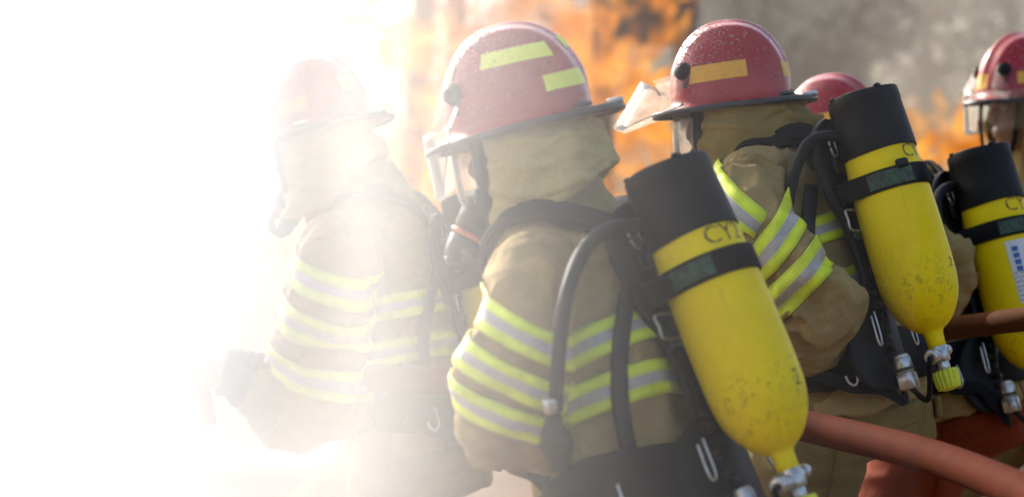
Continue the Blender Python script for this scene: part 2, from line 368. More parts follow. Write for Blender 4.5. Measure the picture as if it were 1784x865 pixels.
def helmet(root, O, fwd, up, patches, visor_angle=0.0, seed=1, drops=260, vspan=46, vend=28, vlen=0.115, clip=True, clearfront=True, ring=False, ear_flap=False):
    fwd = nrm(fwd); up = nrm(np.asarray(up) - fwd*np.dot(up, fwd)); lf = np.cross(up, fwd); R = np.column_stack([fwd, lf, up])
    W = lambda V: np.asarray(V) @ R.T + O
    n = 72; ph = np.linspace(0, 2*math.pi, n, endpoint=False); rings = []
    for z in HH*np.sin(np.linspace(0.0, math.pi/2*0.975, 26)): rings.append(dome(ph, np.full(n, z), np.zeros(n)))
    rings = [brim_edge(ph, f) for f in (1.0, 0.75, 0.45, 0.2)] + rings
    under = [brim_edge(ph, f) - [0, 0, 0.004] for f in (0.15, 0.6, 1.0)]
    V, F = loft(under + rings, caps=False); V = np.concatenate([V, [dome(np.zeros(1), np.full(1, HH), np.zeros(1))[0]]])
    t0 = (len(rings)+len(under)-1)*n; F += [[t0+j, t0+(j+1) % n, len(V)-1] for j in range(n)]
    hel = make('helmet', W(V), F, M['red'], root)
    V, F = loft([dome(ph, np.full(n, 0.0), np.full(n, -0.004)) - [0, 0, 0.004], dome(ph, np.full(n, 0.01), np.full(n, -0.02)), dome(ph, np.full(n, 0.03), np.full(n, -0.06))])
    make('liner', W(V), F, M['liner'], hel)
    e = brim_edge(ph, 1.0) - [0, 0, 0.002]; an = np.linspace(0, 2*math.pi, 10, endpoint=False)
    rr = []
    for p, a in zip(e, ph):
        d = nrm([math.cos(a), 0.9*math.sin(a), -0.15]); u = np.array([0, 0, 1.0])
        rr.append(p + np.outer(np.cos(an)*0.0055, d) + np.outer(np.sin(an)*0.0075, u))
    V, F = loft(rr + [rr[0]], caps=False); make('edge_trim', W(V), F, M['trim'], hel)
    for (a0, a1, z0, z1, m_, sk) in patches:
        V, F = patch(a0, a1, z0, z1, skew=sk); make('reflective_patch', W(V), F, M[m_], hel)
    # visor: a curved clear sheet with side arms up to the two pivots
    def vis(phi, z):
        k = np.cos(phi); a = 0.180; b = 0.138
        return np.column_stack([a*np.cos(phi) - 0.004, b*np.sin(phi), z])
    nu, nv = 30, 9; V = []
    for i in range(nv):
        t = i/(nv-1); ph2 = np.radians(np.linspace(-1, 1, nu)*(vspan + (vend-vspan)*t**1.2)); z = 0.012 - (vlen-0.012)*t - 0.012*np.cos(ph2)**4*t
        V.append(vis(ph2, z))
    V = np.concatenate(V); F = [[i*nu+j, i*nu+j+1, (i+1)*nu+j+1, (i+1)*nu+j] for i in range(nv-1) for j in range(nu-1)]
    piv = np.array([0.108, 0, 0.070])
    ca, sa = math.cos(visor_angle), math.sin(visor_angle); RV = np.array([[ca, 0, sa], [0, 1, 0], [-sa, 0, ca]])
    rot = lambda V: (np.asarray(V) - piv) @ RV.T + piv
    vo = make('visor', W(rot(V)), F, M['clear'], hel)
    mo = vo.modifiers.new('thick', 'SOLIDIFY'); mo.thickness = 0.003
    for s in (1, -1):
        kp = dome(np.array([s*math.radians(40)]), np.array([0.070]), np.array([0.005]))[0]
        nn = nrm([math.cos(math.radians(40))*0.7, s*math.sin(math.radians(40))*1.4, 0.2])
        arm = np.array([kp + nn*0.001, kp + nn*0.002 + np.array([0.012, s*0.004, -0.024]), (rot(vis(np.array([s*math.radians(40)]), np.array([0.012])))[0])])
        V, F = ribbon(arm, nn, [0.050, 0.046, 0.040], 0.0025, 10); make('visor_arm', W(V), F, M['clear'], vo)
        kn = merge([cyl(kp - nn*0.008, kp + nn*0.006, 0.0215, 0.0195, 24), cyl(kp + nn*0.006, kp + nn*0.0095, 0.014, 0.012, 20), cyl(kp + nn*0.009, kp + nn*0.0115, 0.005, 0.004, 12)])
        make('pivot_knob', W(kn[0]), kn[1], M['plastic'], hel)
        b = kp + np.array([-0.006, s*0.004, -0.034]); V, F = cyl(b - nn*0.008, b + nn*0.004, 0.008, 0.007, 14); make('bolt', W(V), F, M['plastic'], hel)
    if clip:
        c0 = brim_edge(np.array([math.radians(168)]), 0.86)[0] + [0, 0, 0.006]
        V, F = box(c0, (1, 0, 0), (0, 1, 0), (0, 0, 1), 0.016, 0.010, 0.006); make('rear_clip', W(V), F, M['metal'], hel)
        c1 = brim_edge(np.array([math.radians(140)]), 0.5)[0] + [0, 0, 0.006]; V, F = ell(c1, 0.018, 0.010, 0.006); make('edge_clip', W(V), F, M['trim'], hel)
    if ring:
        c0 = brim_edge(np.array([math.radians(125)]), 0.6)[0] + [0, 0.004, 0.016]; an = np.linspace(0, 2*math.pi, 20)
        V, F = tube(c0 + np.column_stack([0.017*np.cos(an), 0*an, 0.017*np.sin(an)]), 0.0028, 8); make('hanging_ring', W(V), F, M['trim'], hel)
        c0 = brim_edge(np.array([math.radians(92)]), 0.7)[0] + [0, 0.002, 0.012]; V, F = box(c0, (1, 0, 0), (0, 1, 0), (0, 0, 1), 0.019, 0.004, 0.006); make('edge_clip', W(V), F, M['metal'], hel)
    if drops:
        r_ = np.random.default_rng(seed); parts = []
        for k in range(drops):
            a = r_.normal(50, 38); z = HH*np.clip(r_.beta(3.2, 1.7), 0.12, 0.985)
            c0 = dome(np.array([math.radians(a)]), np.array([z]), np.array([0.0004]))[0]; q = r_.uniform(0.0009, 0.0021)
            parts.append(ell(c0, q*1.2, q*1.2, q, 6, 4))
        V, F = merge(parts); make('water_droplets', W(V), F, M['drop'], hel, kind='stuff')
    return hel, W

def hood(root, W, mname='hood', seed=3, front=55, depth_side=0.172, depth_back=0.108, flare=0.03, back_out=0.0, fold=0.012):
    nu, nv = 120, 48; phs = np.radians(np.linspace(front, 360-front, nu)); V = []
    for i in range(nv):
        s = i/(nv-1); c = np.cos(phs); sn = np.sin(phs); back = np.clip(-c, 0, 1)
        dep = depth_side + (depth_back-depth_side)*back**1.3
        z = 0.016 - s*(dep+0.016)
        bul = math.sin(math.pi*min(1, s*1.05))
        a = np.where(c > 0, 0.098, 0.112 + 0.018*bul + back_out) + flare*s**2; b = 0.088 + 0.018*bul + flare*0.9*s**2
        V.append(np.column_stack([a*c, b*sn, z]))
    V = np.concatenate(V); F = [[i*nu+j, i*nu+j+1, (i+1)*nu+j+1, (i+1)*nu+j] for i in range(nv-1) for j in range(nu-1)]
    s = np.repeat(np.arange(nv)/(nv-1), nu); fade = np.clip(s*3, 0, 1)
    q = V*np.array([12, 12, 26]) + seed*7; q[:, 2] += V[:, 0]*14
    d = 0.011*(ridged(q*0.5, seed)-0.3) + 0.005*(ridged(q*np.array([1.2, 1.2, 0.9]), seed+3)-0.3) + 0.003*fbm(V*32, seed+2)
    pa = np.abs(np.degrees(np.arctan2(V[:, 1], V[:, 0])))
    wv = V[:, 2]*62 + pa*0.030 + 1.3*vnoise(V*9 + seed, seed+6) + 0.5*vnoise(V*21, seed+7) + seed
    d = d + fold*((1-np.abs(np.sin(wv)))**1.6 - 0.35)*(0.45 + 0.55*vnoise(V*7 + 3, seed+8))
    nn = np.column_stack([V[:, 0], V[:, 1], 0*V[:, 0]]); nn /= np.linalg.norm(nn, axis=1)[:, None]
    V = V + nn*(d*fade)[:, None]
    V[:, 2] += 0.006*fbm(V*14, seed+5)*s
    o = make('hood', W(V), F, M[mname], root); mo = o.modifiers.new('thick', 'SOLIDIFY'); mo.thickness = 0.006; mo.offset = -1
    pass
    # the rolled front edge
    e = V.reshape(nv, nu, 3)
    for col in (0, nu-1):
        Vt, Ft = tube(e[2:, col], 0.0055, 8, 30); make('hood_edge', W(Vt), Ft, M[mname], o)
    Vt, Ft = tube(e[-1], 0.0050, 8, 90); make('hood_hem', W(Vt), Ft, M[mname], o)
    return o

def mask(root, W, chin=-0.178):
    nu, nv = 34, 16; V = []; lens = []; ph = np.radians(np.linspace(-82, 82, nu))
    for i in range(nv):
        s = i/(nv-1); z = 0.004 + (chin-0.004)*s; a = 0.124 + 0.012*math.sin(math.pi*s) - 0.035*max(0, s-0.7)/0.3; b = 0.090 - 0.030*max(0, s-0.55)/0.45
        V.append(np.column_stack([a*np.cos(ph)**0.85, b*np.sin(ph), np.full(nu, z)]))
    V = np.concatenate(V); F = []; G = []
    for i in range(nv-1):
        for j in range(nu-1):
            f = [i*nu+j, i*nu+j+1, (i+1)*nu+j+1, (i+1)*nu+j]
            u = (j+0.5)/(nu-1)*2-1; v = (i+0.5)/(nv-1)
            inside = (u/0.62)**4 + ((v-0.40)/0.36)**4 < 1
            (G if inside else F).append(f)
    o = make('face_mask', W(V), F, M['rubber'], root); mo = o.modifiers.new('t', 'SOLIDIFY'); mo.thickness = 0.007; mo.offset = 1
    l = make('mask_lens', W(V), G, M['clear'], o); mo = l.modifiers.new('t', 'SOLIDIFY'); mo.thickness = 0.003
    # exhalation housing and demand valve below the lens
    a = np.array([0.098, 0, chin+0.026]); d = nrm([0.62, 0.05, -0.72])
    V, F = cyl(a - d*0.02, a + d*0.040, 0.046, 0.042, 26); make('mask_housing', W(V), F, M['rubber'], o)
    V, F = cyl(a + d*0.040, a + d*0.052, 0.0435, 0.0435, 26); make('seal_ring', W(V), F, M['orangering'], o)
    V, F = merge([cyl(a + d*0.052, a + d*0.098, 0.040, 0.034, 26), cyl(a + d*0.098, a + d*0.112, 0.030, 0.022, 22), cyl(a + d*0.075 + np.array([0, 0.02, 0]), a + d*0.075 + np.array([-0.03, 0.075, -0.03]), 0.014, 0.013, 14)])
    make('demand_valve', W(V), F, M['rubber'], o)
    for s in (1, -1):   # head harness straps, running back under the helmet
        pts = [(0.072, s*0.078, -0.055), (0.04, s*0.084, -0.045), (-0.02, s*0.082, -0.03)]
        V, F = ribbon(np.array(pts), np.array([0, s*1.0, 0]), 0.020, 0.003, 12); make('head_strap', W(V), F, M['webbing'], o)
    return o
def chin_strap(root, W):
    for s in (1, -1):
        pts = np.array([(0.075, s*0.092, 0.0), (0.078, s*0.097, -0.045), (0.080, s*0.094, -0.085), (0.084, s*0.080, -0.150), (0.085, s*0.04, -0.190)])
        nn = np.array([0.2, s, 0]); V, F = ribbon(pts, nn, 0.016, 0.003, 24); o = make('chin_strap', W(V), F, M['webbing'], root)
        V, F = box(pts[2] + [0.0, s*0.004, 0.0], (1, 0, 0), nrm((0.2, s, 0)), (0, 0, 1), 0.010, 0.004, 0.018); make('buckle', W(V), F, M['plastic'], o)

# ------------------------------------------------------------------ the figure
class Fig: pass
def catpath(pts, n=60):
    q = cr(np.array([[*p, r] for p, r in pts]), n); s = np.concatenate([[0], np.cumsum(np.linalg.norm(np.diff(q[:, :3], axis=0), axis=1))])
    return q[:, :3], q[:, 3], s
def sleeve_band(fig, tree, path, s0, height, parent, tilt=None, name='sleeve_stripe', amax=1.7):
    p, r, s = path; d, A, B = frames(p); n = 56; an = np.linspace(0, 2*math.pi, n, endpoint=False)
    rows = np.array([0, 0.5, 1.0]); fr = [0, 0.17, 0.34, 0.45, 0.55, 0.66, 0.83, 1.0]; V = []; ok = []
    # one level frame for the whole stripe so that its edges stay straight
    sm = s0 + height/2; c = np.array([np.interp(sm, s, p[:, k]) for k in range(3)]); i0 = int(np.argmin(abs(s - sm))); dd, a, b = d[i0], A[i0], B[i0]
    if tilt is not None: dd = nrm(dd + np.asarray(tilt)); a = nrm(a - dd*np.dot(a, dd)); b = np.cross(dd, a)
    if s0 > 5:      # given as a height in the photograph, with the stripe's own axis
        q = CY - (p[:, 2]-CAMZ)/p[:, 1]*FPX; i0 = int(np.argmax(q >= s0)); c = p[i0]; sm = s[i0]; dd = nrm(tilt); a = nrm(A[i0] - dd*np.dot(A[i0], dd)); b = np.cross(dd, a)
    rr = np.interp(sm, s, r)
    V, ok = ring_hits(tree, c, dd, a, b, height, n, fr, rr*amax)
    return band_mesh(V, ok, n, len(fr), parent, name)
def ring_hits(tree, c, dd, a, b, height, n, fr, far):
    an = np.linspace(0, 2*math.pi, n, endpoint=False); D = np.full((len(fr), n), np.nan); dirs = np.outer(np.cos(an), a) + np.outer(np.sin(an), b)
    for i, f in enumerate(fr):
        cc = c + dd*(f-0.5)*height
        for j in range(n):
            h = tree.ray_cast(Vector(cc), Vector(dirs[j]), far)
            if h[0] is not None: D[i, j] = h[3]
    good = ~np.isnan(D); E = np.where(good, D, 0.0)
    for k in range(1):      # lie over the folds rather than follow every one
        Mx = np.maximum.reduce([E, np.roll(E, 1, 1), np.roll(E, -1, 1)])
        E = np.where(good, np.where(abs(Mx-E) < 0.03, Mx, E), 0)
    for k in range(2):
        W = good.astype(float); num = E*2*W; den = 2*W
        for sh in (1, -1): num = num + np.roll(E*W, sh, 1); den = den + np.roll(W, sh, 1)
        E = np.where(good, num/np.maximum(den, 1e-6), 0)
    E = np.maximum(E, np.where(good, D, 0))
    V = []; ok = []
    for i, f in enumerate(fr):
        for j in range(n): V.append(c + dd*(f-0.5)*height + dirs[j]*((E[i, j] if good[i, j] else 0.08) + 0.003)); ok.append(bool(good[i, j]))
    return V, ok
def band_mesh(V, ok, n, m, parent, name):
    F = []; mi = []
    for i in range(m-1):
        for j in range(n):
            f = [i*n+j, i*n+(j+1) % n, (i+1)*n+(j+1) % n, (i+1)*n+j]
            if all(ok[k] for k in f): F.append(f); mi.append(1 if 2 <= i <= 4 else 0)
    if not F: return None
    fv = [0, 0.17, 0.34, 0.45, 0.55, 0.66, 0.83, 1.0]; o = make(name, V, F, [M['hiviz'], M['silver']], parent, mi=mi, uv=[(j/n, fv[i]) for i in range(m) for j in range(n)]); mo = o.modifiers.new('t', 'SOLIDIFY'); mo.thickness = 0.003; mo.offset = 0
    return o
def torso_band(fig, tree, u, height, parent, tilt=(0, 0, 0)):
    c = fig.C(u); up = nrm(fig.U + np.asarray(tilt)); a = nrm(fig.F - up*np.dot(fig.F, up)); b = np.cross(up, a); n = 90
    V, ok = ring_hits(tree, c, -up, a, b, height, n, [0, 0.17, 0.34, 0.45, 0.55, 0.66, 0.83, 1.0], 0.285)
    return band_mesh(V, ok, n, 8, parent, 'coat_stripe')

def glove(root, wrist, elbow, hp, t, r, seed=0, side=1):
    """a gloved hand closed round the hose at hp (axis t, radius r)"""
    t = nrm(t); s = wrist - hp; s = nrm(s - t*np.dot(s, t)); q = np.cross(t, s)*side
    pc = hp + s*(r+0.020); parts = []
    parts.append(blob_tube([wrist + (wrist-elbow)*(-0.02), wrist, pc - t*0.0 + s*0.01, pc + q*0.015], [0.034, 0.036, 0.040, 0.038], 14, 16))
    parts.append(blob_tube([pc - t*0.036, pc, pc + t*0.036], [0.021, 0.024, 0.021], 12, 10))
    for k, (o, ln, rr) in enumerate(((-0.036, 3.1, 0.0115), (-0.012, 3.5, 0.0125), (0.012, 3.35, 0.0120), (0.036, 2.7, 0.0105))):
        R_ = r + rr*0.95; pts = [hp + t*o + s*(R_+0.004)*math.cos(a) + q*(R_+0.004)*math.sin(a) for a in np.linspace(0.15, ln, 7)]
        parts.append(blob_tube(pts, list(np.linspace(rr*1.1, rr*0.85, 7)), 10, 16))
    th = [pc - t*0.034 + s*0.0, hp - t*0.052 + s*(r+0.012) - q*0.018, hp - t*0.046 + s*(r*0.35) - q*(r+0.012), hp - t*0.030 - s*r*0.55 - q*(r*0.85+0.008)]
    parts.append(blob_tube(th, [0.017, 0.016, 0.014, 0.011], 10, 14))
    V, F, n = union(parts, 0.0045, 3)
    V = V + n*(0.0012*fbm(V*60, seed))[:, None]
    return make('glove', V, F, M['glove'], root)

TORSO = [(-0.16, .222, .168, 0), (-0.02, .215, .160, 0), (.18, .205, .148, 0.005), (.42, .212, .148, 0.005), (.62, .222, .150, .003), (.78, .218, .145, .0), (.88, .190, .130, -.002), (.95, .140, .115, .003), (1.0, .108, .105, .01), (1.07, .094, .098, .02), (1.15, .088, .092, .03)]
def figure(spec):
    fig = Fig(); fig.N, fig.H = np.array(spec['N']), np.array(spec['H']); th = math.radians(spec['theta'])
    fig.F = np.array([-math.cos(th), math.sin(th), 0]); fig.L = np.array([-math.sin(th), -math.cos(th), 0])
    sp = fig.N - fig.H; fig.len = np.linalg.norm(sp); fig.U = nrm(sp)
    fig.L = nrm(fig.L - fig.U*np.dot(fig.L, fig.U)); fig.Fo = nrm(fig.F - fig.U*np.dot(fig.F, fig.U))
    hunch = spec.get('hunch', 0.03); bulk = spec.get('bulk', 1.0)
    fig.C = lambda u: fig.H + sp*u - fig.Fo*hunch*math.sin(math.pi*min(max(u, 0), 1))
    base = np.array([fig.H[0], fig.H[1], 0.0]); root = thing('person', base, spec['label'], 'person', 'firefighters'); fig.root = root
    seed = spec['seed']
    def rings(k=1.0, sel=TORSO):
        out = []; an = np.linspace(0, 2*math.pi, 44, endpoint=False)
        for u, hw, hd, sh in sel:
            c, s = np.cos(an), np.sin(an); e = 2/2.35
            out.append(fig.C(u) + fig.Fo*sh + np.outer(np.sign(c)*np.abs(c)**e*hd*k*bulk, fig.Fo) + np.outer(np.sign(s)*np.abs(s)**e*hw*k*bulk, fig.L))
        return out
    # ---- body (under the clothes): one continuous mesh
    HO, hf, hu = np.array(spec['head'][0]), nrm(spec['head'][1]), nrm(spec['head'][2]); hu = nrm(hu - hf*np.dot(hu, hf)); hl = np.cross(hu, hf); HR = np.column_stack([hf, hl, hu])
    HW = lambda V: np.asarray(V) @ HR.T + HO
    hd = []
    an = np.linspace(0, 2*math.pi, 28, endpoint=False)
    for z, af, ab, b in ((-.155, .062, .0, .030), (-.145, .082, .03, .045), (-.115, .088, .06, .058), (-.085, .088, .075, .064), (-.05, .088, .085, .070), (-.02, .087, .092, .074), (.02, .088, .096, .075), (.06, .078, .09, .068), (.09, .045, .06, .04)):
        c, s = np.cos(an), np.sin(an); hd.append(np.column_stack([np.where(c > 0, af, ab)*c, b*s, np.full(28, z)]))
    body = [loft([HW(r) for r in hd]), blob_tube([fig.C(0.9), fig.N, HO - hu*0.10 - hf*0.02], [0.07, 0.062, 0.058], 16, 10),
            blob_tube([HW([[.080, 0, -.03]])[0], HW([[.100, 0, -.068]])[0], HW([[.086, 0, -.078]])[0]], [.009, .014, .012], 10, 8),
            blob_tube(HW([[.082, -.02, -.103], [.090, 0, -.103], [.082, .02, -.103]]), [.007, .009, .007], 10, 8), blob_tube(HW([[.080, -.02, -.115], [.088, 0, -.116], [.080, .02, -.115]]), [.007, .009, .007], 10, 8),
            blob_tube(HW([[.078, -.045, -.012], [.090, 0, -.018], [.078, .045, -.012]]), [.009, .010, .009], 10, 10),
            ell(HW([[.005, .078, -.05]])[0], .022, .010, .032, 12, 8, HR), ell(HW([[.005, -.078, -.05]])[0], .022, .010, .032, 12, 8, HR),
            loft(rings(0.72, TORSO[1:8]))]
    arms = {}
    for sd in ('left', 'right'):
        arms[sd] = catpath(spec[sd]); p, r, s = arms[sd]; body.append(blob_tube(p[::6], r[::6]*0.55, 12, 24))
    hips = []
    for k, sd in enumerate((1, -1)):
        hj = fig.H + fig.L*sd*0.10 - fig.U*0.03; kn, ak = [np.array(q) for q in spec['legs'][k]]; hips.append((hj, kn, ak))
        body.append(blob_tube([hj, kn, ak + [0, 0, 0.06]], [0.085, 0.058, 0.045], 12, 20))
        body.append(blob_tube([ak + [0, 0, 0.07], ak + fig.F*0.09 + [0, 0, 0.045]], [0.04, 0.035], 10, 8))
    V, F, n = union(body, spec.get('bodyvox', 0.010), 2); make('body', V, F, M['skin'], root)
    # ---- coat
    parts = [loft(rings())]
    for sd in ('left', 'right'):
        p, r, s = arms[sd]; parts.append(blob_tube(p[::3], r[::3], 22, 40))
    V, F, n = union(parts, 0.0065, 5)
    wq = V + 0.05*np.column_stack([vnoise(V*4, seed+30), vnoise(V*4+7, seed+31), vnoise(V*4+3, seed+32)])
    disp = 0.008*fbm(V*5.0 + seed, seed, 2) + 0.016*(ridged(wq*np.array([7.5, 7.5, 5.0]) + seed*3, seed+1)-0.3) + 0.0085*(ridged(wq*np.array([19, 19, 12]) + seed, seed+2)-0.3) + 0.0015*fbm(V*38, seed+4, 2)
    for sd in ('left', 'right'):
        p, r, s = arms[sd]; near = np.full(len(V), 9.0); sv = np.zeros(len(V)); rv = np.zeros(len(V))
        for k in range(len(p)):
            dd = np.linalg.norm(V - p[k], axis=1); up_ = dd < near; near[up_] = dd[up_]; sv[up_] = s[k]; rv[up_] = r[k]
        on = np.clip((1.45 - near/np.maximum(rv, 1e-6))/0.3, 0, 1)
        for (sb, amp, wid) in spec.get('folds', [(0.36, 0.022, 0.05), (0.05, 0.018, 0.06), (0.48, 0.018, 0.08)]):
            q = np.column_stack([sv*19, V[:, 0]*6, V[:, 2]*5 + V[:, 1]*6]) + seed*5
            q[:, 0] += 0.8*vnoise(V*9, seed+8)
            disp = disp + on*np.exp(-((sv - sb)/wid)**2)*amp*(ridged(q, seed+9) - 0.35)
    # soft creases running up from the belt
    uu = (V - fig.H) @ fig.U / fig.len
    disp += 0.008*np.exp(-((uu-0.12)/0.16)**2)*(ridged(np.column_stack([V[:, 0]*13, V[:, 1]*13, V[:, 2]*3.5]) + seed, seed+12) - 0.3)
    V = V + n*disp[:, None]
    fig.coat = make('coat', V, F, M[spec.get('coatmat', 'coat')], root); fig.tree = bvh(V, F); fig.arms = arms; tv, tf = loft(rings(1.035)); fig.trunk = bvh(tv, tf)
    # cuffs
    for sd in ('left', 'right'):
        p, r, s = arms[sd]; d = nrm(p[-1]-p[-4]); Vc, Fc = tube([p[-1]-d*0.03, p[-1]+d*0.015, p[-1]+d*0.035], [r[-1]*0.99, r[-1]*1.02, r[-1]*0.90], 20); make('cuff', Vc, Fc, M['coat'], fig.coat)
    # stripes
    for sd, s0, tilt in spec['bands']: sleeve_band(fig, fig.tree, arms[sd], s0, spec.get('bandh', 0.053), fig.coat, tilt, amax=spec.get('amax', 1.7))
    for sd in ('left', 'right'):    # stitched armhole and cuff seams
        p, r, s = arms[sd]; d_, A_, B_ = frames(p)
        for s0 in (0.005, s[-1]-0.05, s[-1]-0.042):
            i = int(np.argmin(abs(s-s0))); pts = []
            for t in np.linspace(0, 2*math.pi, 50):
                h = fig.tree.ray_cast(Vector(p[i]), Vector(A_[i]*math.cos(t) + B_[i]*math.sin(t)), r[i]*1.6)
                if h[0] is not None: pts.append(np.array(h[0]))
                elif len(pts) > 8: break
                else: pts = []
            if len(pts) > 8: Vs, Fs = tube(pts, 0.0016, 6); make('seam', Vs, Fs, M['seam'], fig.coat)
    for u, tilt in spec['tbands']: torso_band(fig, fig.tree, u, 0.060, fig.coat, tilt)
    # ---- trousers and boots
    tm = M[spec.get('trouser', 'trouser')]
    parts = [loft(rings(0.93, [(-0.34, .185, .165, 0), (-0.2, .215, .180, 0), (-0.08, .205, .165, 0), (0.10, .19, .15, 0)]))]
    for hj, kn, ak in hips:
        parts.append(blob_tube([hj + fig.U*0.02, hj*0.55+kn*0.45, kn, kn*0.45+ak*0.55, ak + [0, 0, 0.13]], [0.120, 0.118, 0.100, 0.092, 0.094], 22, 30))
    V, F, n = union(parts, 0.009, 4)
    V = V + n*(0.007*fbm(V*6, seed+20, 2) + 0.009*(ridged(np.column_stack([V[:, 0]*7, V[:, 1]*7, V[:, 2]*13]) + seed, seed+21) - 0.3)*np.clip(1-abs(V[:, 2]-0.72)/0.35, 0.25, 1))[:, None]
    fig.trousers = make('trousers', V, F, tm, root); fig.ttree = bvh(V, F)
    for (u0, l0, sgn) in ((-0.30, 0.13, 1), (-0.30, -0.13, -1)):   # back pockets with flaps
        c = fig.H + fig.U*fig.len*u0 + fig.L*l0 - fig.Fo*0.3
        for (nm, hz, hx, dz, th_) in (('pocket', 0.085, 0.075, -0.05, 0.006), ('pocket_flap', 0.022, 0.080, 0.045, 0.010)):
            g = []; ok = True; nx, nz = 9, 9
            for a in np.linspace(-1, 1, nz):
                for b in np.linspace(-1, 1, nx):
                    h = fig.ttree.ray_cast(Vector(c + fig.U*(dz + a*hz) + fig.L*b*hx), Vector(fig.Fo), 0.6)
                    g.append(np.array(h[0]) - fig.Fo*th_ if h[0] is not None else None)
            if any(x is None for x in g): continue
            Fp = [[i*nx+j, i*nx+j+1, (i+1)*nx+j+1, (i+1)*nx+j] for i in range(nz-1) for j in range(nx-1)]
            o = make(nm, g, Fp, tm, fig.trousers); mo = o.modifiers.new('t', 'SOLIDIFY'); mo.thickness = 0.012; mo.offset = 0
    for hj, kn, ak in hips:
        tw = nrm(fig.F)
        V, F, n = union([blob_tube([ak + [0, 0, 0.24], ak + [0, 0, 0.10], ak + [0, 0, 0.055]], [0.072, 0.062, 0.055], 16, 12), blob_tube([ak - tw*0.035 + [0, 0, 0.055], ak + tw*0.08 + [0, 0, 0.055], ak + tw*0.17 + [0, 0, 0.05]], [0.052, 0.052, 0.046], 16, 14),
                         loft([[ak + tw*(0.065 + 0.15*math.cos(a)) + np.cross([0, 0, 1], tw)*0.056*math.sin(a) + np.array([0, 0, z]) for a in np.linspace(0, 2*math.pi, 24, endpoint=False)] for z in (0.002, 0.03)])], 0.008, 2)
        make('boot', V, F, M['boot'], root)
    # ---- head gear
    hel, W = helmet(root, HO, hf, hu, spec['patches'], spec.get('visor', 0), seed, spec.get('drops', 260), ring=spec.get('ring', False), vspan=spec.get('vspan', 50), vend=spec.get('vend', 28), vlen=spec.get('vlen', 0.118))
    fig.W = W
    hood(root, W, spec.get('hoodmat', 'hood'), seed, **spec.get('hood', {}))
    if spec.get('mask', True): mask(root, W)
    else:
        for s in (1, -1):
            Ve, Fe = ell(W([[.079, s*.030, -.035]])[0], .012, .012, .012, 14, 10, HR); make('eye', Ve, Fe, M['eye'], root)
    chin_strap(root, W)
    # ---- gloves
    for sd, hp, t, r in spec.get('grips', []):
        p, rr, s = arms[sd]; glove(root, p[-1], p[-12], np.array(hp), np.array(t), r, seed, -1 if sd == 'left' else 1)
    return fig

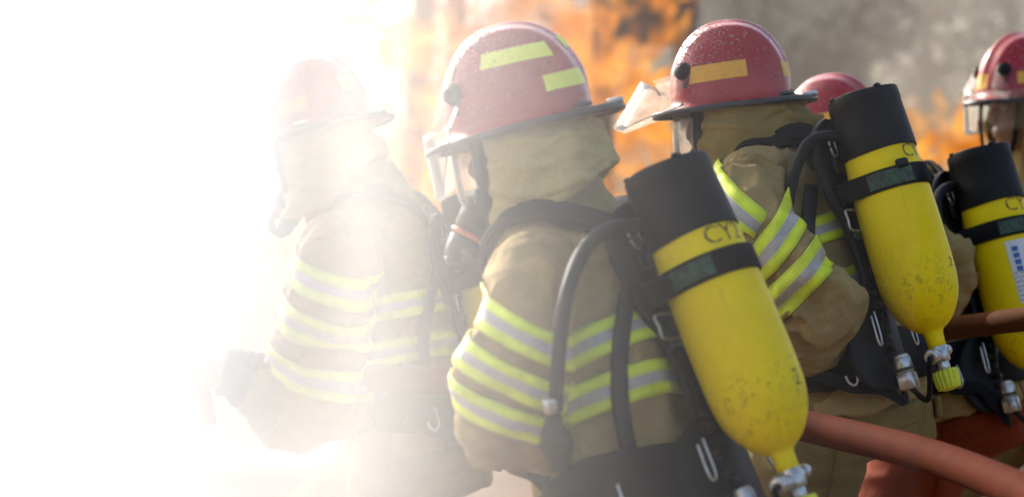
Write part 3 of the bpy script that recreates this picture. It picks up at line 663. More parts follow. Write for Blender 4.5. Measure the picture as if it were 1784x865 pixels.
# ------------------------------------------------------------------ breathing apparatus
PROF = [(0.0, .0735), (0.02, .0745), (.22, .0790), (.30, .0825), (.40, .0850), (.55, .0868), (.70, .0862), (.765, .0835), (.82, .0755), (.87, .0610), (.905, .0450), (.925, .0290), (.935, .0225), (.96, .0200), (1.0, .0195)]
def apparatus(fig, A, B, label, spec):
    A, B = np.array(A), np.array(B); a = nrm(B-A); n = -fig.F; n = nrm(n - a*np.dot(n, a)); l = np.cross(n, a); 
    if np.dot(l, fig.L) < 0: l = -l
    L = np.linalg.norm(B-A); sc = spec.get('rad', 1.0)
    root = thing('breathing_apparatus', B - a*0.2, label, 'air pack', 'breathing apparatus on the firefighters')
    T = lambda v, ww, nn: A + a*v + l*ww + n*nn
    pr_t, pr_r = np.array([p[0] for p in PROF]), np.array([p[1] for p in PROF])*sc
    an = np.linspace(0, 2*math.pi, 56, endpoint=False)
    rad = lambda t: np.interp(t, pr_t, pr_r)
    # smooth profile
    ts = np.concatenate([np.linspace(0.02, 0.70, 24), np.linspace(0.715, 0.925, 22), [0.93, 0.938, 0.95, 0.97, 1.0]]); prof = cr(np.array([[p[0], p[1]*sc, 0] for p in PROF]), 240)
    rs = np.interp(ts, prof[:, 0], prof[:, 1])
    rings = [T(t*L, 0, 0) + r*(np.outer(np.cos(an), n) + np.outer(np.sin(an), l)) for t, r in zip(ts, rs)]
    V, F = loft(rings); uv = np.concatenate([np.column_stack([an/(2*math.pi), np.full(56, t)]) for t in ts] + [[[0.5, 0.0], [0.5, 1.0]]])
    cy = make('cylinder', V, F, M['tank'], root, uv=uv)
    # rubber sleeve on the top
    sl = []; bt = spec.get('boot', 0.225)
    for t, dr in ((bt, 0.0), (bt, 0.0035), (bt-0.006, 0.0045), (bt*0.6, 0.0042), (0.035, 0.0040), (0.030, 0.0055), (-0.012, 0.0055), (-0.016, 0.0040), (-0.016, -0.004), (0.0, -0.006), (0.008, -0.012), (0.010, -0.04)):
        sl.append(T(t*L, 0, 0) + (rad(max(t, 0.0)) + dr)*(np.outer(np.cos(an), n) + np.outer(np.sin(an), l)) + np.outer(0.0012*np.sin(an*3 + t*40), a))
    V, F = loft(sl, caps=True); bo = make('rubber_sleeve', V, F, M['rubber'], cy)
    for ang in (40, 130, 250):
        c = T(-0.018*L, 0, 0) + (rad(0)-0.001)*(math.cos(math.radians(ang))*n + math.sin(math.radians(ang))*l)
        V, F = box(c, l, n, a, 0.010, 0.006, 0.004, 0.002); make('sleeve_lug', V, F, M['rubber'], bo)
    def wrap(V, vc, ang0, off=0.0009, rot=0.0):
        out = []
        cr_, sr_ = math.cos(rot), math.sin(rot)
        for x, y, z in V:
            x, y = x*cr_ - y*sr_, x*sr_ + y*cr_
            v = vc - y; r = rad(v/L); th = ang0 - x/r*spec.get('flip', 1)
            out.append(T(v, 0, 0) + (r+off)*(math.cos(th)*n + math.sin(th)*l))
        return np.array(out)
    for s_, size, v, deg, rot in spec.get('text', []):
        V, F = text_mesh(s_, size); make('stencil_lettering', wrap(V, v, math.radians(deg), rot=rot), F, M['ink'], cy, smooth=False)
    # retaining band
    bv = spec.get('band', 0.345)*L; r = rad(bv/L) + 0.004; pts = []; nn = []
    plate_n = -(0.0868*sc + 0.006)
    for w_, k in ((0.078, plate_n+0.004), (0.082, plate_n+0.03)): pts.append(T(bv, w_, k)); nn.append(l)
    for t in np.radians(np.linspace(96, -96, 30)): pts.append(T(bv, r*math.sin(t), r*math.cos(t))); nn.append(n*math.cos(t) + l*math.sin(t))
    for w_, k in ((-0.082, plate_n+0.03), (-0.078, plate_n+0.004)): pts.append(T(bv, w_, k)); nn.append(-l)
    V, F = ribbon(pts, nn, 0.046, 0.006); bd = make('retaining_band', V, F, M['webbing'], root)
    t0, t1 = spec.get('tag', (78, 20)); g = []
    for y in (-0.017, 0.0, 0.017):
        for t in np.radians(np.linspace(t0, t1, 14)): g.append(T(bv + y, (r+0.0045)*math.sin(t), (r+0.0045)*math.cos(t)))
    make('green_label', g, [[i*14+j, i*14+j+1, (i+1)*14+j+1, (i+1)*14+j] for i in range(2) for j in range(13)], M['green'], bd)
    if spec.get('bandclip', True):
        t = math.radians(45); c = T(bv - 0.024, (r+0.006)*math.sin(t), (r+0.006)*math.cos(t)); nd = n*math.cos(t) + l*math.sin(t)
        V, F = box(c, nrm(np.cross(a, nd)), nd, a, 0.014, 0.006, 0.010); make('band_clip', V, F, M['plastic'], bd)
    # backplate: a moulded plate between cylinder and coat
    sec = [(0.015, 0.030), (0.025, 0.055), (0.05, 0.088), (0.10, 0.110), (0.19, 0.104), (0.235, 0.086), (0.27, 0.070), (0.36, 0.062), (0.42, 0.072), (0.455, 0.105), (0.50, 0.128), (0.57, 0.130), (0.615, 0.112), (0.63, 0.08)]
    q = cr(np.array([[v, w_, 0] for v, w_ in sec]), 40); rings = []
    for v, w_, _ in q:
        v = v*spec.get('platescale', 1.0)
        rings.append([T(v, w_*u, plate_n + h - (0.022 + 0.035*(v > 0.4))*(u*w_/0.13)**2 - spec.get('plate_in', 0)*max(0, v-0.4)) for u, h in ((-1, 0), (-0.96, .008), (-0.8, .009), (-0.7, .004), (-0.35, .004), (-0.25, .010), (0.25, .010), (0.35, .004), (0.7, .004), (0.8, .009), (0.96, .008), (1, 0), (0.9, -.010), (0.4, -.012), (-0.4, -.012), (-0.9, -.010))])
    V, F = loft(rings); make('backplate', V, F, M['plastic'], root)
    for s in (1, -1):
        pts = [T(0.17, s*0.070, plate_n-0.002), T(0.26, s*0.086, plate_n-0.012), T(0.37, s*0.098, plate_n-0.020), T(0.48, s*0.108, plate_n-0.022)]
        pts, nn_ = on_surface(fig.trunk, [T(0.15, s*0.085, plate_n-0.03), T(0.25, s*0.135, plate_n-0.05), T(0.36, s*0.175, plate_n-0.06), T(0.48, s*0.200, plate_n-0.06)], 0.014, 18)
        V, F = ribbon(pts, nn_, 0.032, 0.010); make('frame_strut', V, F, M['plastic'], root)
        # wire bracket by the band
        c = T(0.255, s*0.062, plate_n+0.016); w4 = [(-.052, -.022), (.03, -.022), (.034, .0), (.03, .022), (-.052, .022)]
        V, F = tube([c + l*s*x + a*y for x, y in w4], 0.0028, 8, 24); make('wire_bracket', V, F, M['metal'], root)
        c = T(0.085, s*0.058, plate_n+0.016); an2 = np.linspace(0.2, 6.3, 22)
        V, F = tube([c + l*0.017*math.cos(t) + a*0.024*math.sin(t) for t in an2], 0.0024, 8); make('ring', V, F, M['metal'], root)
        c = T(0.49, s*0.105, plate_n+0.012)
        V, F = tube([c + l*s*x + a*y for x, y in ((-.012, -.03), (-.010, .03), (.002, .045), (.014, .034), (.012, -.02))], 0.0026, 8, 26); make('ring', V, F, M['metal'], root)
        V, F = box(T(0.115, s*0.045, plate_n+0.010), l, n, a, 0.022, 0.006, 0.030); make('strap_plate', V, F, M['plastic'], root)
    V, F = box(T(0.20, 0.03, plate_n+0.014), l, n, a, 0.03, 0.008, 0.018); make('label_block', V, F, M['plastic'], root)
    V, F = box(T(0.285, 0.045, plate_n+0.012), l, n, a, 0.030, 0.003, 0.010, 0.001); make('green_label', V, F, M['green'], root)
    # shoulder straps on the coat
    C = fig.C
    def TP(u, f, s): return fig.H + (fig.N-fig.H)*u + fig.Fo*f + fig.L*s
    for s in (1, -1):
        pth = [T(0.10, s*0.05, plate_n-0.01), TP(0.93, -0.17, s*0.085), TP(1.0, -0.08, s*0.135), TP(1.0, 0.0, s*0.145), TP(0.95, 0.09, s*0.145), TP(0.80, 0.19, s*0.125), TP(0.55, 0.22, s*0.13), TP(0.30, 0.16, s*0.20), TP(0.10, 0.03, s*0.25)]
        p, nn = on_surface(fig.tree, pth, 0.009, 46); wd = np.interp(np.linspace(0, 1, 46), [0, 0.1, 0.5, 0.62, 0.66, 1], [0.060, 0.070, 0.068, 0.058, 0.038, 0.036])
        V, F = ribbon(p, nn, wd, 0.010); st = make('shoulder_strap', V, F, M['webbing'], root)
        p2, n2 = on_surface(fig.tree, pth[1:6], 0.0155, 30); V, F = ribbon(p2, n2, 0.034, 0.004); make('strap_webbing', V, F, M['webbing'], st)
        i = 29; V, F = box(p[i] + nn[i]*0.012, nrm(np.cross(p[i+1]-p[i], nn[i])), nrm(nn[i]), nrm(p[i+1]-p[i]), 0.024, 0.006, 0.022); make('strap_buckle', V, F, M['plastic'], st)
    # waist belt
    ring_ = []
    for t in np.linspace(0, 2*math.pi, 40): ring_.append(TP(0.035, 0.23*math.cos(t), 0.27*math.sin(t)))
    p, nn = on_surface(fig.trunk, ring_, 0.008, 60); V, F = ribbon(p, nn, 0.050, 0.008); make('waist_belt', V, F, M['webbing'], root)
    pd = [TP(0.04, 0.03, 0.28), TP(0.05, -0.08, 0.26), TP(0.04, -0.18, 0.17), TP(0.03, -0.24, 0.06), TP(0.03, -0.24, -0.06), TP(0.04, -0.18, -0.17), TP(0.05, -0.08, -0.26), TP(0.04, 0.03, -0.28)]
    p, nn = on_surface(fig.trunk, pd, 0.016, 36); V, F = ribbon(p, nn, np.interp(np.linspace(0, 1, 36), [0, .12, .5, .88, 1], [0.07, 0.115, 0.12, 0.115, 0.07]), 0.026); make('waist_pad', V, F, M['webbing'], root)
    # loose strap hanging below the belt on the left hip, with a hook
    h0, h1, h2 = TP(0.02, -0.05, 0.27), TP(-0.10, -0.16, 0.21), T(0.60, 0.06, plate_n+0.01)
    V, F = ribbon([h0, TP(-0.06, -0.11, 0.25), h1, h2 + a*0.06, h2], [fig.L, fig.L-fig.Fo*0.5, fig.L*0.6-fig.Fo, -fig.Fo, -fig.Fo], 0.030, 0.006, 26); make('loose_strap', V, F, M['webbing'], root)
    c = TP(-0.02, -0.12, 0.255); V, F = tube([c + fig.U*y + fig.Fo*x for x, y in ((-.012, .03), (-.014, -.01), (-.004, -.024), (.008, -.016), (.012, .0))], 0.0028, 8, 24); make('hook', V, F, M['metal'], root)
    # valve, stubs, hand wheel
    b0 = B; v0 = np.array(b0)
    V, F = merge([cyl(v0 - a*0.006, v0 + a*0.030, 0.0205, 0.019), cyl(v0 + a*0.022, v0 + a*0.052, 0.0150, 0.0150), cyl(v0 + a*0.014 - l*0.000, v0 + a*0.018 + l*0.050, 0.014, 0.0125), cyl(v0 + a*0.016 + l*0.046, v0 + a*0.018 + l*0.062, 0.0175, 0.015),
                  cyl(v0 + a*0.012, v0 + a*0.004 - l*0.046, 0.0115, 0.0105), cyl(v0 + a*0.004 - l*0.04, v0 + a*0.003 - l*0.056, 0.0135, 0.012), box(v0 + a*0.016, l, n, a, 0.018, 0.016, 0.014)])
    va = make('valve', V, F, M['metal'], root)
    k0 = v0 + a*0.048; rg = []; m = 60; an3 = np.linspace(0, 2*math.pi, m, endpoint=False)
    for t, r_ in ((0, .012), (0.0, .0255), (.006, .0275), (.030, .0265), (.040, .0235), (.044, .012)):
        rr = r_*(1 + (0.05*np.sign(np.sin(an3*16)) if r_ > 0.02 else 0)); rg.append(k0 + a*t + np.outer(rr*np.cos(an3), n) + np.outer(rr*np.sin(an3), l))
    V, F = loft(rg); make('hand_wheel', V, F, M['knob'], va, smooth=False)
    # pressure reducer on the plate
    c = T(0.60, 0.075, plate_n + 0.035); V, F = merge([cyl(c - a*0.03, c + a*0.004, 0.019, 0.019), cyl(c - a*0.037, c - a*0.028, 0.015, 0.018), box(c + a*0.022, l, n, a, 0.018, 0.018, 0.018)]); rd = make('pressure_reducer', V, F, M['metal'], root)
    V, F = cyl(c - a*0.008, c + a*0.002, 0.0200, 0.0200); make('reducer_band', V, F, M['green'], rd)
    V, F = tube([c + a*0.035, c + a*0.07 + n*0.02 - l*0.03, v0 + a*0.03 + l*0.075, v0 + a*0.018 + l*0.058], 0.006, 10, 24); make('high_pressure_line', V, F, M['hoserub'], root)
    # air lines, small dark clutter on the plate
    if 'line' in spec:
        V, F = tube([np.array(q) for q in spec['line']], spec.get('line_r', 0.0128), 14, 60); make('air_line', V, F, M['hoserub'], root)
    if 'gauge' in spec:
        g0, g1 = [np.array(q) for q in spec['gauge']]; d = nrm(g1-g0)
        V, F = blob_tube([g0 - d*0.02, g0 + d*0.012, (g0+g1)/2, g1], [0.013, 0.024, 0.030, 0.021], 16, 20); gg = make('gauge_console', V, F, M['rubber'], root)
        V, F = cyl(g0 - d*0.055, g0 - d*0.03, 0.0145, 0.0145, 14); make('ferrule', V, F, M['metal'], gg)
    for k in range(7):
        c = T(0.42 + 0.025*k, 0.075 - 0.012*(k % 3), plate_n + 0.014); V, F = box(c, l, n, a, 0.012, 0.006, 0.007, 0.002); make('strap_loop', V, F, M['plastic'], root)
    return root, T, plate_n, wrap

# ------------------------------------------------------------------ fire hoses
def hose(name, pts, r, m, label, nozzle=None):
    p = cr(pts, 140); root = thing(name, [p[-1][0], p[-1][1], 0], label, 'fire hose', 'fire hoses carried by the crew')
    V, F = tube(p, r, 24); make('hose_jacket', V, F, M[m], root)
    d = nrm(p[0]-p[3])
    V, F = merge([cyl(p[0]-d*0.02, p[0]+d*0.05, r*1.25, r*1.25), cyl(p[0]+d*0.05, p[0]+d*0.07, r*1.4, r*1.4)]); make('coupling', V, F, M['metal'], root)
    V, F = merge([cyl(p[0]+d*0.07, p[0]+d*0.17, r*0.9, r*0.8), cyl(p[0]+d*0.17, p[0]+d*0.24, r*1.15, r*1.35)]); nz = make('nozzle', V, F, M['rubber'], root)
    V, F = tube([p[0]+d*0.10+np.array([0, 0.03, 0.02]), p[0]+d*0.07+np.array([0, 0.03, 0.08]), p[0]+d*0.07+np.array([0, -0.03, 0.08]), p[0]+d*0.10+np.array([0, -0.03, 0.02])], 0.007, 10, 24); make('bail_handle', V, F, M['rubber'], nz)
    V, F = tube([p[0]+d*0.06-np.array([0, 0, 0.02]), p[0]+d*0.05-np.array([0, 0, 0.08]), p[0]+d*0.04-np.array([0, 0, 0.13])], [0.016, 0.018, 0.017], 12, 12); make('pistol_grip', V, F, M['rubber'], nz)
    return p
H1 = [P(395, 648, 5.82), P(480, 655, 5.82), P(620, 660, 5.80), P(690, 661, 5.62), P(770, 662, 5.46), P(840, 668, 5.20), P(890, 677, 4.98), P(940, 688, 4.84), P(1040, 694, 4.82), P(1150, 700, 4.90), P(1290, 716, 4.98), P(1420, 745, 4.92), P(1600, 788, 4.58), P(1724, 832, 4.26), P(1830, 885, 3.95), P(2050, 1040, 3.4), [1.35, 2.4, 0.45], [1.9, 1.2, 0.05], [3.2, 0.2, 0.035]]
hp1 = hose('fire_hose', H1, 0.033, 'firehose', 'red brown fire hose gripped by the hazy men, rising from the lower right corner')
H2 = [P(1190, 650, 5.62), P(1300, 640, 5.62), P(1390, 628, 5.68), P(1500, 600, 5.84), P(1600, 580, 5.80), P(1700, 566, 5.66), P(1784, 556, 5.50), P(1900, 545, 5.35), P(2150, 600, 5.1), [2.6, 4.6, 0.4], [3.6, 4.2, 0.05], [5.0, 4.0, 0.035]]
hp2 = hose('fire_hose', H2, 0.0275, 'firehose2', 'dark brown fire hose crossing in front of the rightmost yellow cylinder')
def at_hose(p, px):
    q = p[:, 0]/p[:, 1]*FPX + CX; i = int(np.argmin(abs(q - px))); return p[i], nrm(p[min(i+1, len(p)-1)] - p[max(i-1, 0)])

def FL(th):
    th = math.radians(th); return np.array([-math.cos(th), math.sin(th), 0]), np.array([-math.sin(th), -math.cos(th), 0])
def legs(H, th, fl=0.02, fr=0.30):
    F, L = FL(th); out = []
    for s, f in ((1, fl), (-1, fr)):
        b = np.array([H[0], H[1], 0]) + L*s*0.15
        out.append((b + F*(f+0.10) + [0, 0, H[2]*0.54], b + F*f))
    return out
zz = np.array([0, 0, 1.0])
def pitch(fwd, deg):
    f = nrm(fwd); a = math.radians(deg); return f*math.cos(a) - zz*math.sin(a), f*math.sin(a) + zz*math.cos(a)
def gripset(p, px, r): hp, t = at_hose(p, px); return hp, t, r

# ---- second from left: the man in front
H = P(1110, 872, 4.33); f, u = pitch((-1.0, 0.08, 0), 12.5)
hpL = at_hose(hp1, 925); hpR = at_hose(hp1, 1040)
ff2 = figure(dict(seed=2, theta=35, N=P(985, 378, 4.42), H=H, head=(P(903, 214, 4.44), f, u), hunch=0.012,
    label='firefighter with two lime patches on a red helmet, in front at the centre', patches=[(68, 136, .100, .129, 'yellow_tape', 0.0), (118, 168, .036, .066, 'yellow_tape', 0.006), (-136, -68, .100, .129, 'yellow_tape', 0), (8, 34, .098, .124, 'yellow_tape', 0), (168, 192, .112, .135, 'yellow_tape', 0), (-34, -8, .098, .124, 'yellow_tape', 0)],
    left=[(P(945, 448, 4.30), .078), (P(922, 500, 4.14), .080), (P(897, 610, 4.07), .076), (P(890, 724, 4.06), .077), (P(905, 744, 4.24), .072), (hpL[0] - [0.0, 0.10, -0.01], .060)],
    right=[(P(1080, 430, 4.56), .078), (P(1130, 520, 4.60), .084), (P(1200, 640, 4.62), .078), (P(1150, 690, 4.66), .070), (hpR[0] + [0.08, -0.075, 0.0], .058)],
    bands=[('left', 556, (-0.42, 0.14, -0.88)), ('left', 640, (-0.42, 0.18, -0.88)), ('left', 712, (-0.36, 0.26, -0.88)), ('right', 0.1, None)], tbands=[(0.485, (-0.24, 0.1, 0)), (0.31, (-0.15, 0.1, 0))],
    bandh=0.050, legs=legs(H, 35), hoodmat='hood_pale', hood=dict(depth_side=0.185, depth_back=0.105, back_out=0.004, flare=0.046, fold=0.018), visor=0.0, drops=420,
    grips=[('left', *hpL, 0.033), ('right', *hpR, 0.033)]))
apparatus(ff2, P(1163, 303, 4.27), P(1376, 822, 4.15), 'breathing pack with yellow cylinder lettered CY2, on the man in front',
    dict(text=[('CY2', 0.047, 0.147, 20, 0.0), ('2', 0.042, 0.424, 2, 0.0)], tag=(118, 52), bandclip=False,
         line=[P(1150, 400, 4.30), P(1105, 393, 4.22), P(1052, 402, 4.12), P(1012, 445, 4.02), P(986, 520, 3.95), P(973, 620, 3.94), P(968, 715, 3.96)], gauge=[P(966, 745, 3.97), P(975, 800, 3.99)]))

# ---- third from left
H = P(1470, 655, 5.45); f, u = pitch((-1.0, 0.10, 0), 5.0)
hpL = at_hose(hp2, 1375); hpR = at_hose(hp2, 1440)
ff3 = figure(dict(seed=5, theta=30, N=P(1350, 246, 5.52), H=H, head=(P(1272, 176, 5.52), f, u), hunch=0.012,
    label='firefighter with raised visor and one amber patch on his red helmet, right of centre', patches=[(50, 108, .040, .078, 'orange_tape', 0.006), (-108, -50, .040, .078, 'orange_tape', 0), (150, 210, .040, .074, 'orange_tape', 0)],
    left=[(P(1335, 312, 5.40), .080), (P(1296, 352, 5.28), .088), (P(1310, 415, 5.18), .086), (P(1378, 478, 5.13), .084), (P(1424, 535, 5.13), .082), (P(1402, 605, 5.26), .068), (hpL[0] + [0.015, -0.10, 0.01], .058)],
    right=[(P(1420, 320, 5.68), .078), (P(1470, 420, 5.74), .084), (P(1535, 520, 5.76), .078), (P(1500, 590, 5.74), .068), (hpR[0] + [0.06, -0.03, 0.06], .056)],
    bands=[('left', 352, (-0.58, 0.2, -0.78)), ('left', 432, (0.80, 0.05, -0.62)), ('left', 486, (0.74, 0, -0.68)), ('right', 0.12, None)], tbands=[(0.56, (-0.1, 0, 0)), (0.335, (-0.1, 0, 0))], folds=[(0.12, 0.020, 0.04), (0.44, 0.030, 0.06), (0.54, 0.030, 0.07)],
    legs=legs(H, 30), hood=dict(depth_side=0.155, depth_back=0.062, back_out=0.022, flare=0.056, fold=0.026), visor=-0.62, vspan=70, vend=30, vlen=0.125, bandh=0.068, amax=2.3, drops=420,
    grips=[('left', *hpL, 0.0275), ('right', *hpR, 0.0275)]))
apparatus(ff3, P(1504, 174, 5.30), P(1634, 607, 5.20), 'breathing pack with yellow cylinder below an amber patched helmet, valve and knob in view',
    dict(text=[('CY', 0.044, 0.145, 14, 0.0), ('2', 0.030, 0.40, 4, 0.0)], tag=(98, 32),
         line=[P(1500, 245, 5.32), P(1455, 237, 5.27), P(1412, 246, 5.25), P(1388, 290, 5.23), P(1374, 350, 5.22), P(1366, 420, 5.24), P(1366, 520, 5.30)]))

# ---- leftmost, deep in the white fade
H = P(722, 728, 6.05); f, u = pitch((-0.95, 0.34, 0), 12.0)
hpL = at_hose(hp1, 430); hpR = at_hose(hp1, 500)
ff1 = figure(dict(seed=9, theta=14, N=P(650, 345, 6.08), H=H, head=(P(556, 222, 6.05), f, u), hunch=0.02,
    label='leftmost firefighter, paled by white smoke, holding the hose nozzle', patches=[(52, 100, .030, .064, 'orange_tape', 0.006), (140, 166, .065, .10, 'orange_tape', 0), (-100, -52, .03, .064, 'orange_tape', 0)], ring=True,
    left=[(P(622, 408, 5.92), .082), (P(590, 455, 5.80), .098), (P(567, 560, 5.74), .104), (P(562, 655, 5.74), .102), (P(560, 706, 5.76), .090), (P(500, 722, 5.78), .074), (hpL[0] + [0.05, -0.06, -0.055], .060)],
    right=[(P(640, 410, 6.24), .080), (P(600, 480, 6.28), .086), (P(570, 570, 6.26), .080), (P(530, 610, 6.12), .070), (hpR[0] + [0.05, 0.09, 0.03], .058)],
    bandh=0.060, bands=[('left', 465, (-0.27, 0.3, -0.9)), ('left', 552, (-0.24, 0.3, -0.9)), ('left', 640, (-0.22, 0.3, -0.9)), ('right', 0.12, None)], tbands=[(0.49, (0, 0, 0)), (0.30, (0, 0, 0))],
    legs=legs(H, 14, -0.05, 0.30), hoodmat='hood_pale', hood=dict(front=34, depth_side=0.215, depth_back=0.10, back_out=0.01, flare=0.035), visor=0.0, drops=200,
    grips=[('left', *hpL, 0.033), ('right', *hpR, 0.033)]))
apparatus(ff1, P(822, 345, 6.00), P(922, 745, 5.92), 'breathing pack of the leftmost man, yellow cylinder mostly hidden behind the man in front', dict())

# ---- behind the third man, head turned away
H = P(1655, 668, 6.15); f, u = pitch((-0.88, 0.48, 0), 8.0)
hpL = at_hose(hp2, 1560); hpR = at_hose(hp2, 1520)
ff4 = figure(dict(seed=14, theta=32, N=P(1535, 305, 6.25), H=H, head=(P(1450, 252, 6.30), f, u), hunch=0.012, trouser='orange',
    label='firefighter in rust orange trousers, only the top of his red helmet showing', patches=[(150, 210, .030, .062, 'orange_tape', 0), (60, 110, .04, .074, 'orange_tape', 0), (-110, -60, .04, .074, 'orange_tape', 0)],
    left=[(P(1535, 350, 6.12), .080), (P(1520, 400, 6.02), .086), (P(1575, 430, 5.94), .084), (P(1640, 470, 5.90), .078), (P(1610, 545, 5.92), .066), (hpL[0] + [0.03, 0.02, 0.055], .056)],
    right=[(P(1600, 350, 6.40), .078), (P(1640, 430, 6.44), .082), (P(1670, 510, 6.40), .076), (P(1600, 560, 6.24), .066), (hpR[0] + [0.04, 0.12, 0.04], .056)],
    bands=[('left', 0.0, None), ('left', 0.21, None), ('right', 0.12, None)], tbands=[(0.56, (0, 0, 0)), (0.335, (0, 0, 0))],
    legs=legs(H, 32), hood=dict(), drops=160, grips=[('left', *hpL, 0.0275), ('right', *hpR, 0.0275)]))
_, T4, pn4, wrap4 = apparatus(ff4, P(1705, 270, 6.02), P(1812, 668, 5.92), 'rightmost breathing pack, yellow cylinder with a printed white label',
    dict(text=[('CY', 0.050, 0.150, 26, 0.0)], tag=(70, 10), bandclip=False,
         line=[P(1690, 335, 6.05), P(1655, 325, 5.98), P(1632, 350, 5.9), P(1640, 420, 5.8)]))
def paper():
    m, nt, bs = mat('printed_white_label'); uv = nt.nodes.new('ShaderNodeUVMap'); sx = nt.nodes.new('ShaderNodeSeparateXYZ'); nt.links.new(uv.outputs[0], sx.inputs[0])
    mp = nt.nodes.new('ShaderNodeMapping'); mp.inputs['Scale'].default_value = (60, 22, 1); nt.links.new(uv.outputs[0], mp.inputs[0])
    tx = ramp(nt, noise_n(nt, 1.0, 2, vec=mp.outputs[0]), [(0.50, (0,0,0)), (0.53, (1,1,1))])
    wv = nt.nodes.new('ShaderNodeMath'); wv.operation = 'MULTIPLY'; wv.inputs[1].default_value = 14.0; nt.links.new(sx.outputs[1], wv.inputs[0])
    fr = nt.nodes.new('ShaderNodeMath'); fr.operation = 'FRACT'; nt.links.new(wv.outputs[0], fr.inputs[0])
    ln = ramp(nt, fr.outputs[0], [(0.35, (0,0,0)), (0.40, (1,1,1))])
    mu = nt.nodes.new('ShaderNodeMath'); mu.operation = 'MULTIPLY'; nt.links.new(tx, mu.inputs[0]); nt.links.new(ln, mu.inputs[1])
    lo = ramp(nt, sx.outputs[1], [(0.50, (1,1,1)), (0.52, (0.12,0.12,0.12))])
    mu2 = nt.nodes.new('ShaderNodeMath'); mu2.operation = 'MULTIPLY'; nt.links.new(mu.outputs[0], mu2.inputs[0]); nt.links.new(lo, mu2.inputs[1])
    c = mixc(nt, mu2.outputs[0], (0.62, 0.62, 0.60), (0.10, 0.13, 0.22)); nt.links.new(c, bs.inputs['Base Color']); bs.inputs['Roughness'].default_value = 0.5; return m
M['paper'] = paper()
M['blue'] = plain('blue_print', (0.02, 0.10, 0.35), 0.5)
cyl4 = [o for o in bpy.data.objects if o.name.startswith('cylinder')][-1]
g = [((x-0.5)*0.105, (y-0.5)*0.155, 0) for y in np.linspace(0, 1, 10) for x in np.linspace(0, 1, 12)]
pl = make('printed_label', wrap4(g, 0.315, math.radians(32), 0.0012, 0.0), [[i*12+j, i*12+j+1, (i+1)*12+j+1, (i+1)*12+j] for i in range(9) for j in range(11)], M['paper'], cyl4, uv=[(x, y) for y in np.linspace(0, 1, 10) for x in np.linspace(0, 1, 12)])
for sx_ in (-0.040, 0.018):
    for k in range(4):
        g = [(sx_ + dx*0.015, 0.062 - k*0.0165 - dy*0.0125, 0) for dy in (0, .5, 1) for dx in (0, .5, 1)]
        make('blue_mark', wrap4(g, 0.315, math.radians(32), 0.0020), [[0, 1, 4, 3], [1, 2, 5, 4], [3, 4, 7, 6], [4, 5, 8, 7]], M['blue'], pl)

# ---- far right, facing left behind a clear visor
H = P(1850, 640, 7.2); f, u = pitch((-0.93, -0.36, 0), 2.0)
F5, L5 = FL(-22)
ff5 = figure(dict(seed=21, theta=-22, N=P(1815, 305, 7.2), H=H, head=(P(1779, 166, 7.12), f, u), vspan=84, vend=72, vlen=0.125, mask=False, bodyvox=0.006,
    label='bare faced firefighter behind a lowered clear visor at the right edge', patches=[(58, 106, .030, .064, 'orange_tape', 0), (-106, -58, .03, .064, 'orange_tape', 0), (-14, 14, .02, .06, 'orange_tape', 0)],
    left=[(P(1815, 360, 7.2) + L5*0.17, .078), (P(1830, 450, 7.2) + L5*0.21, .084), (P(1840, 520, 7.2) + L5*0.24, .078), (P(1790, 560, 7.2) + L5*0.16 + F5*0.05, .066), (P(1775, 590, 7.2) + L5*0.08 + F5*0.12, .056)],
    right=[(P(1815, 360, 7.2) - L5*0.17, .078), (P(1830, 450, 7.2) - L5*0.21, .084), (P(1845, 530, 7.2) - L5*0.24, .078), (P(1800, 580, 7.2) - L5*0.16 + F5*0.05, .066), (P(1790, 610, 7.2) - L5*0.10 + F5*0.12, .056)],
    bands=[('left', 0.12, None), ('right', 0.12, None)], tbands=[(0.56, (0, 0, 0)), (0.3, (0, 0, 0))], legs=legs(H, -22), hood=dict(front=60), drops=160, visor=0.0))
for sd in ('left', 'right'):    # hands resting, gripping the coat front edge
    p, r, s = ff5.arms[sd]; glove(ff5.root, p[-1], p[-12], p[-1] + nrm(p[-1]-p[-8])*0.09, nrm(np.array([0.2, 0.3, 1.0])), 0.012, 21, -1 if sd == 'left' else 1)

# ------------------------------------------------------------------ fire behind the crew
def flame_mat():
    m, nt, bs = mat('flame'); nd = nt.nodes; nd.remove(bs)
    n1 = noise_n(nt, 2.2, 5, 0.62, dist=0.8); n2 = noise_n(nt, 3.6, 7, 0.68, dist=0.5)
    col = ramp(nt, n1, [(0.25, (0.42, 0.12, 0.02)), (0.43, (0.90, 0.25, 0.015)), (0.55, (1.0, 0.35, 0.02)), (0.72, (1.0, 0.55, 0.09))])
    em = nd.new('ShaderNodeEmission'); nt.links.new(col, em.inputs[0]); nt.links.new(ramp(nt, n1, [(0.30, (0.22,)*3), (0.50, (0.46,)*3), (0.66, (0.80,)*3)]), em.inputs[1])
    tr = nd.new('ShaderNodeBsdfTransparent')
    al = ramp(nt, n2, [(0.46, (0,0,0)), (0.58, (0.85,)*3)])
    big = ramp(nt, noise_n(nt, 1.3, 4, 0.6, dist=0.5), [(0.40, (0.25,)*3), (0.60, (1,1,1))]); ml = nd.new('ShaderNodeMath'); ml.operation = 'MULTIPLY'; nt.links.new(al, ml.inputs[0]); nt.links.new(big, ml.inputs[1]); al = ml.outputs[0]
    mx = nd.new('ShaderNodeMixShader'); nt.links.new(al, mx.inputs[0]); nt.links.new(tr.outputs[0], mx.inputs[1]); nt.links.new(em.outputs[0], mx.inputs[2])
    nt.links.new(mx.outputs[0], nd['Material Output'].inputs['Surface']); return m
M['flame'] = flame_mat(); M['flame'].cycles.emission_sampling = 'NONE'
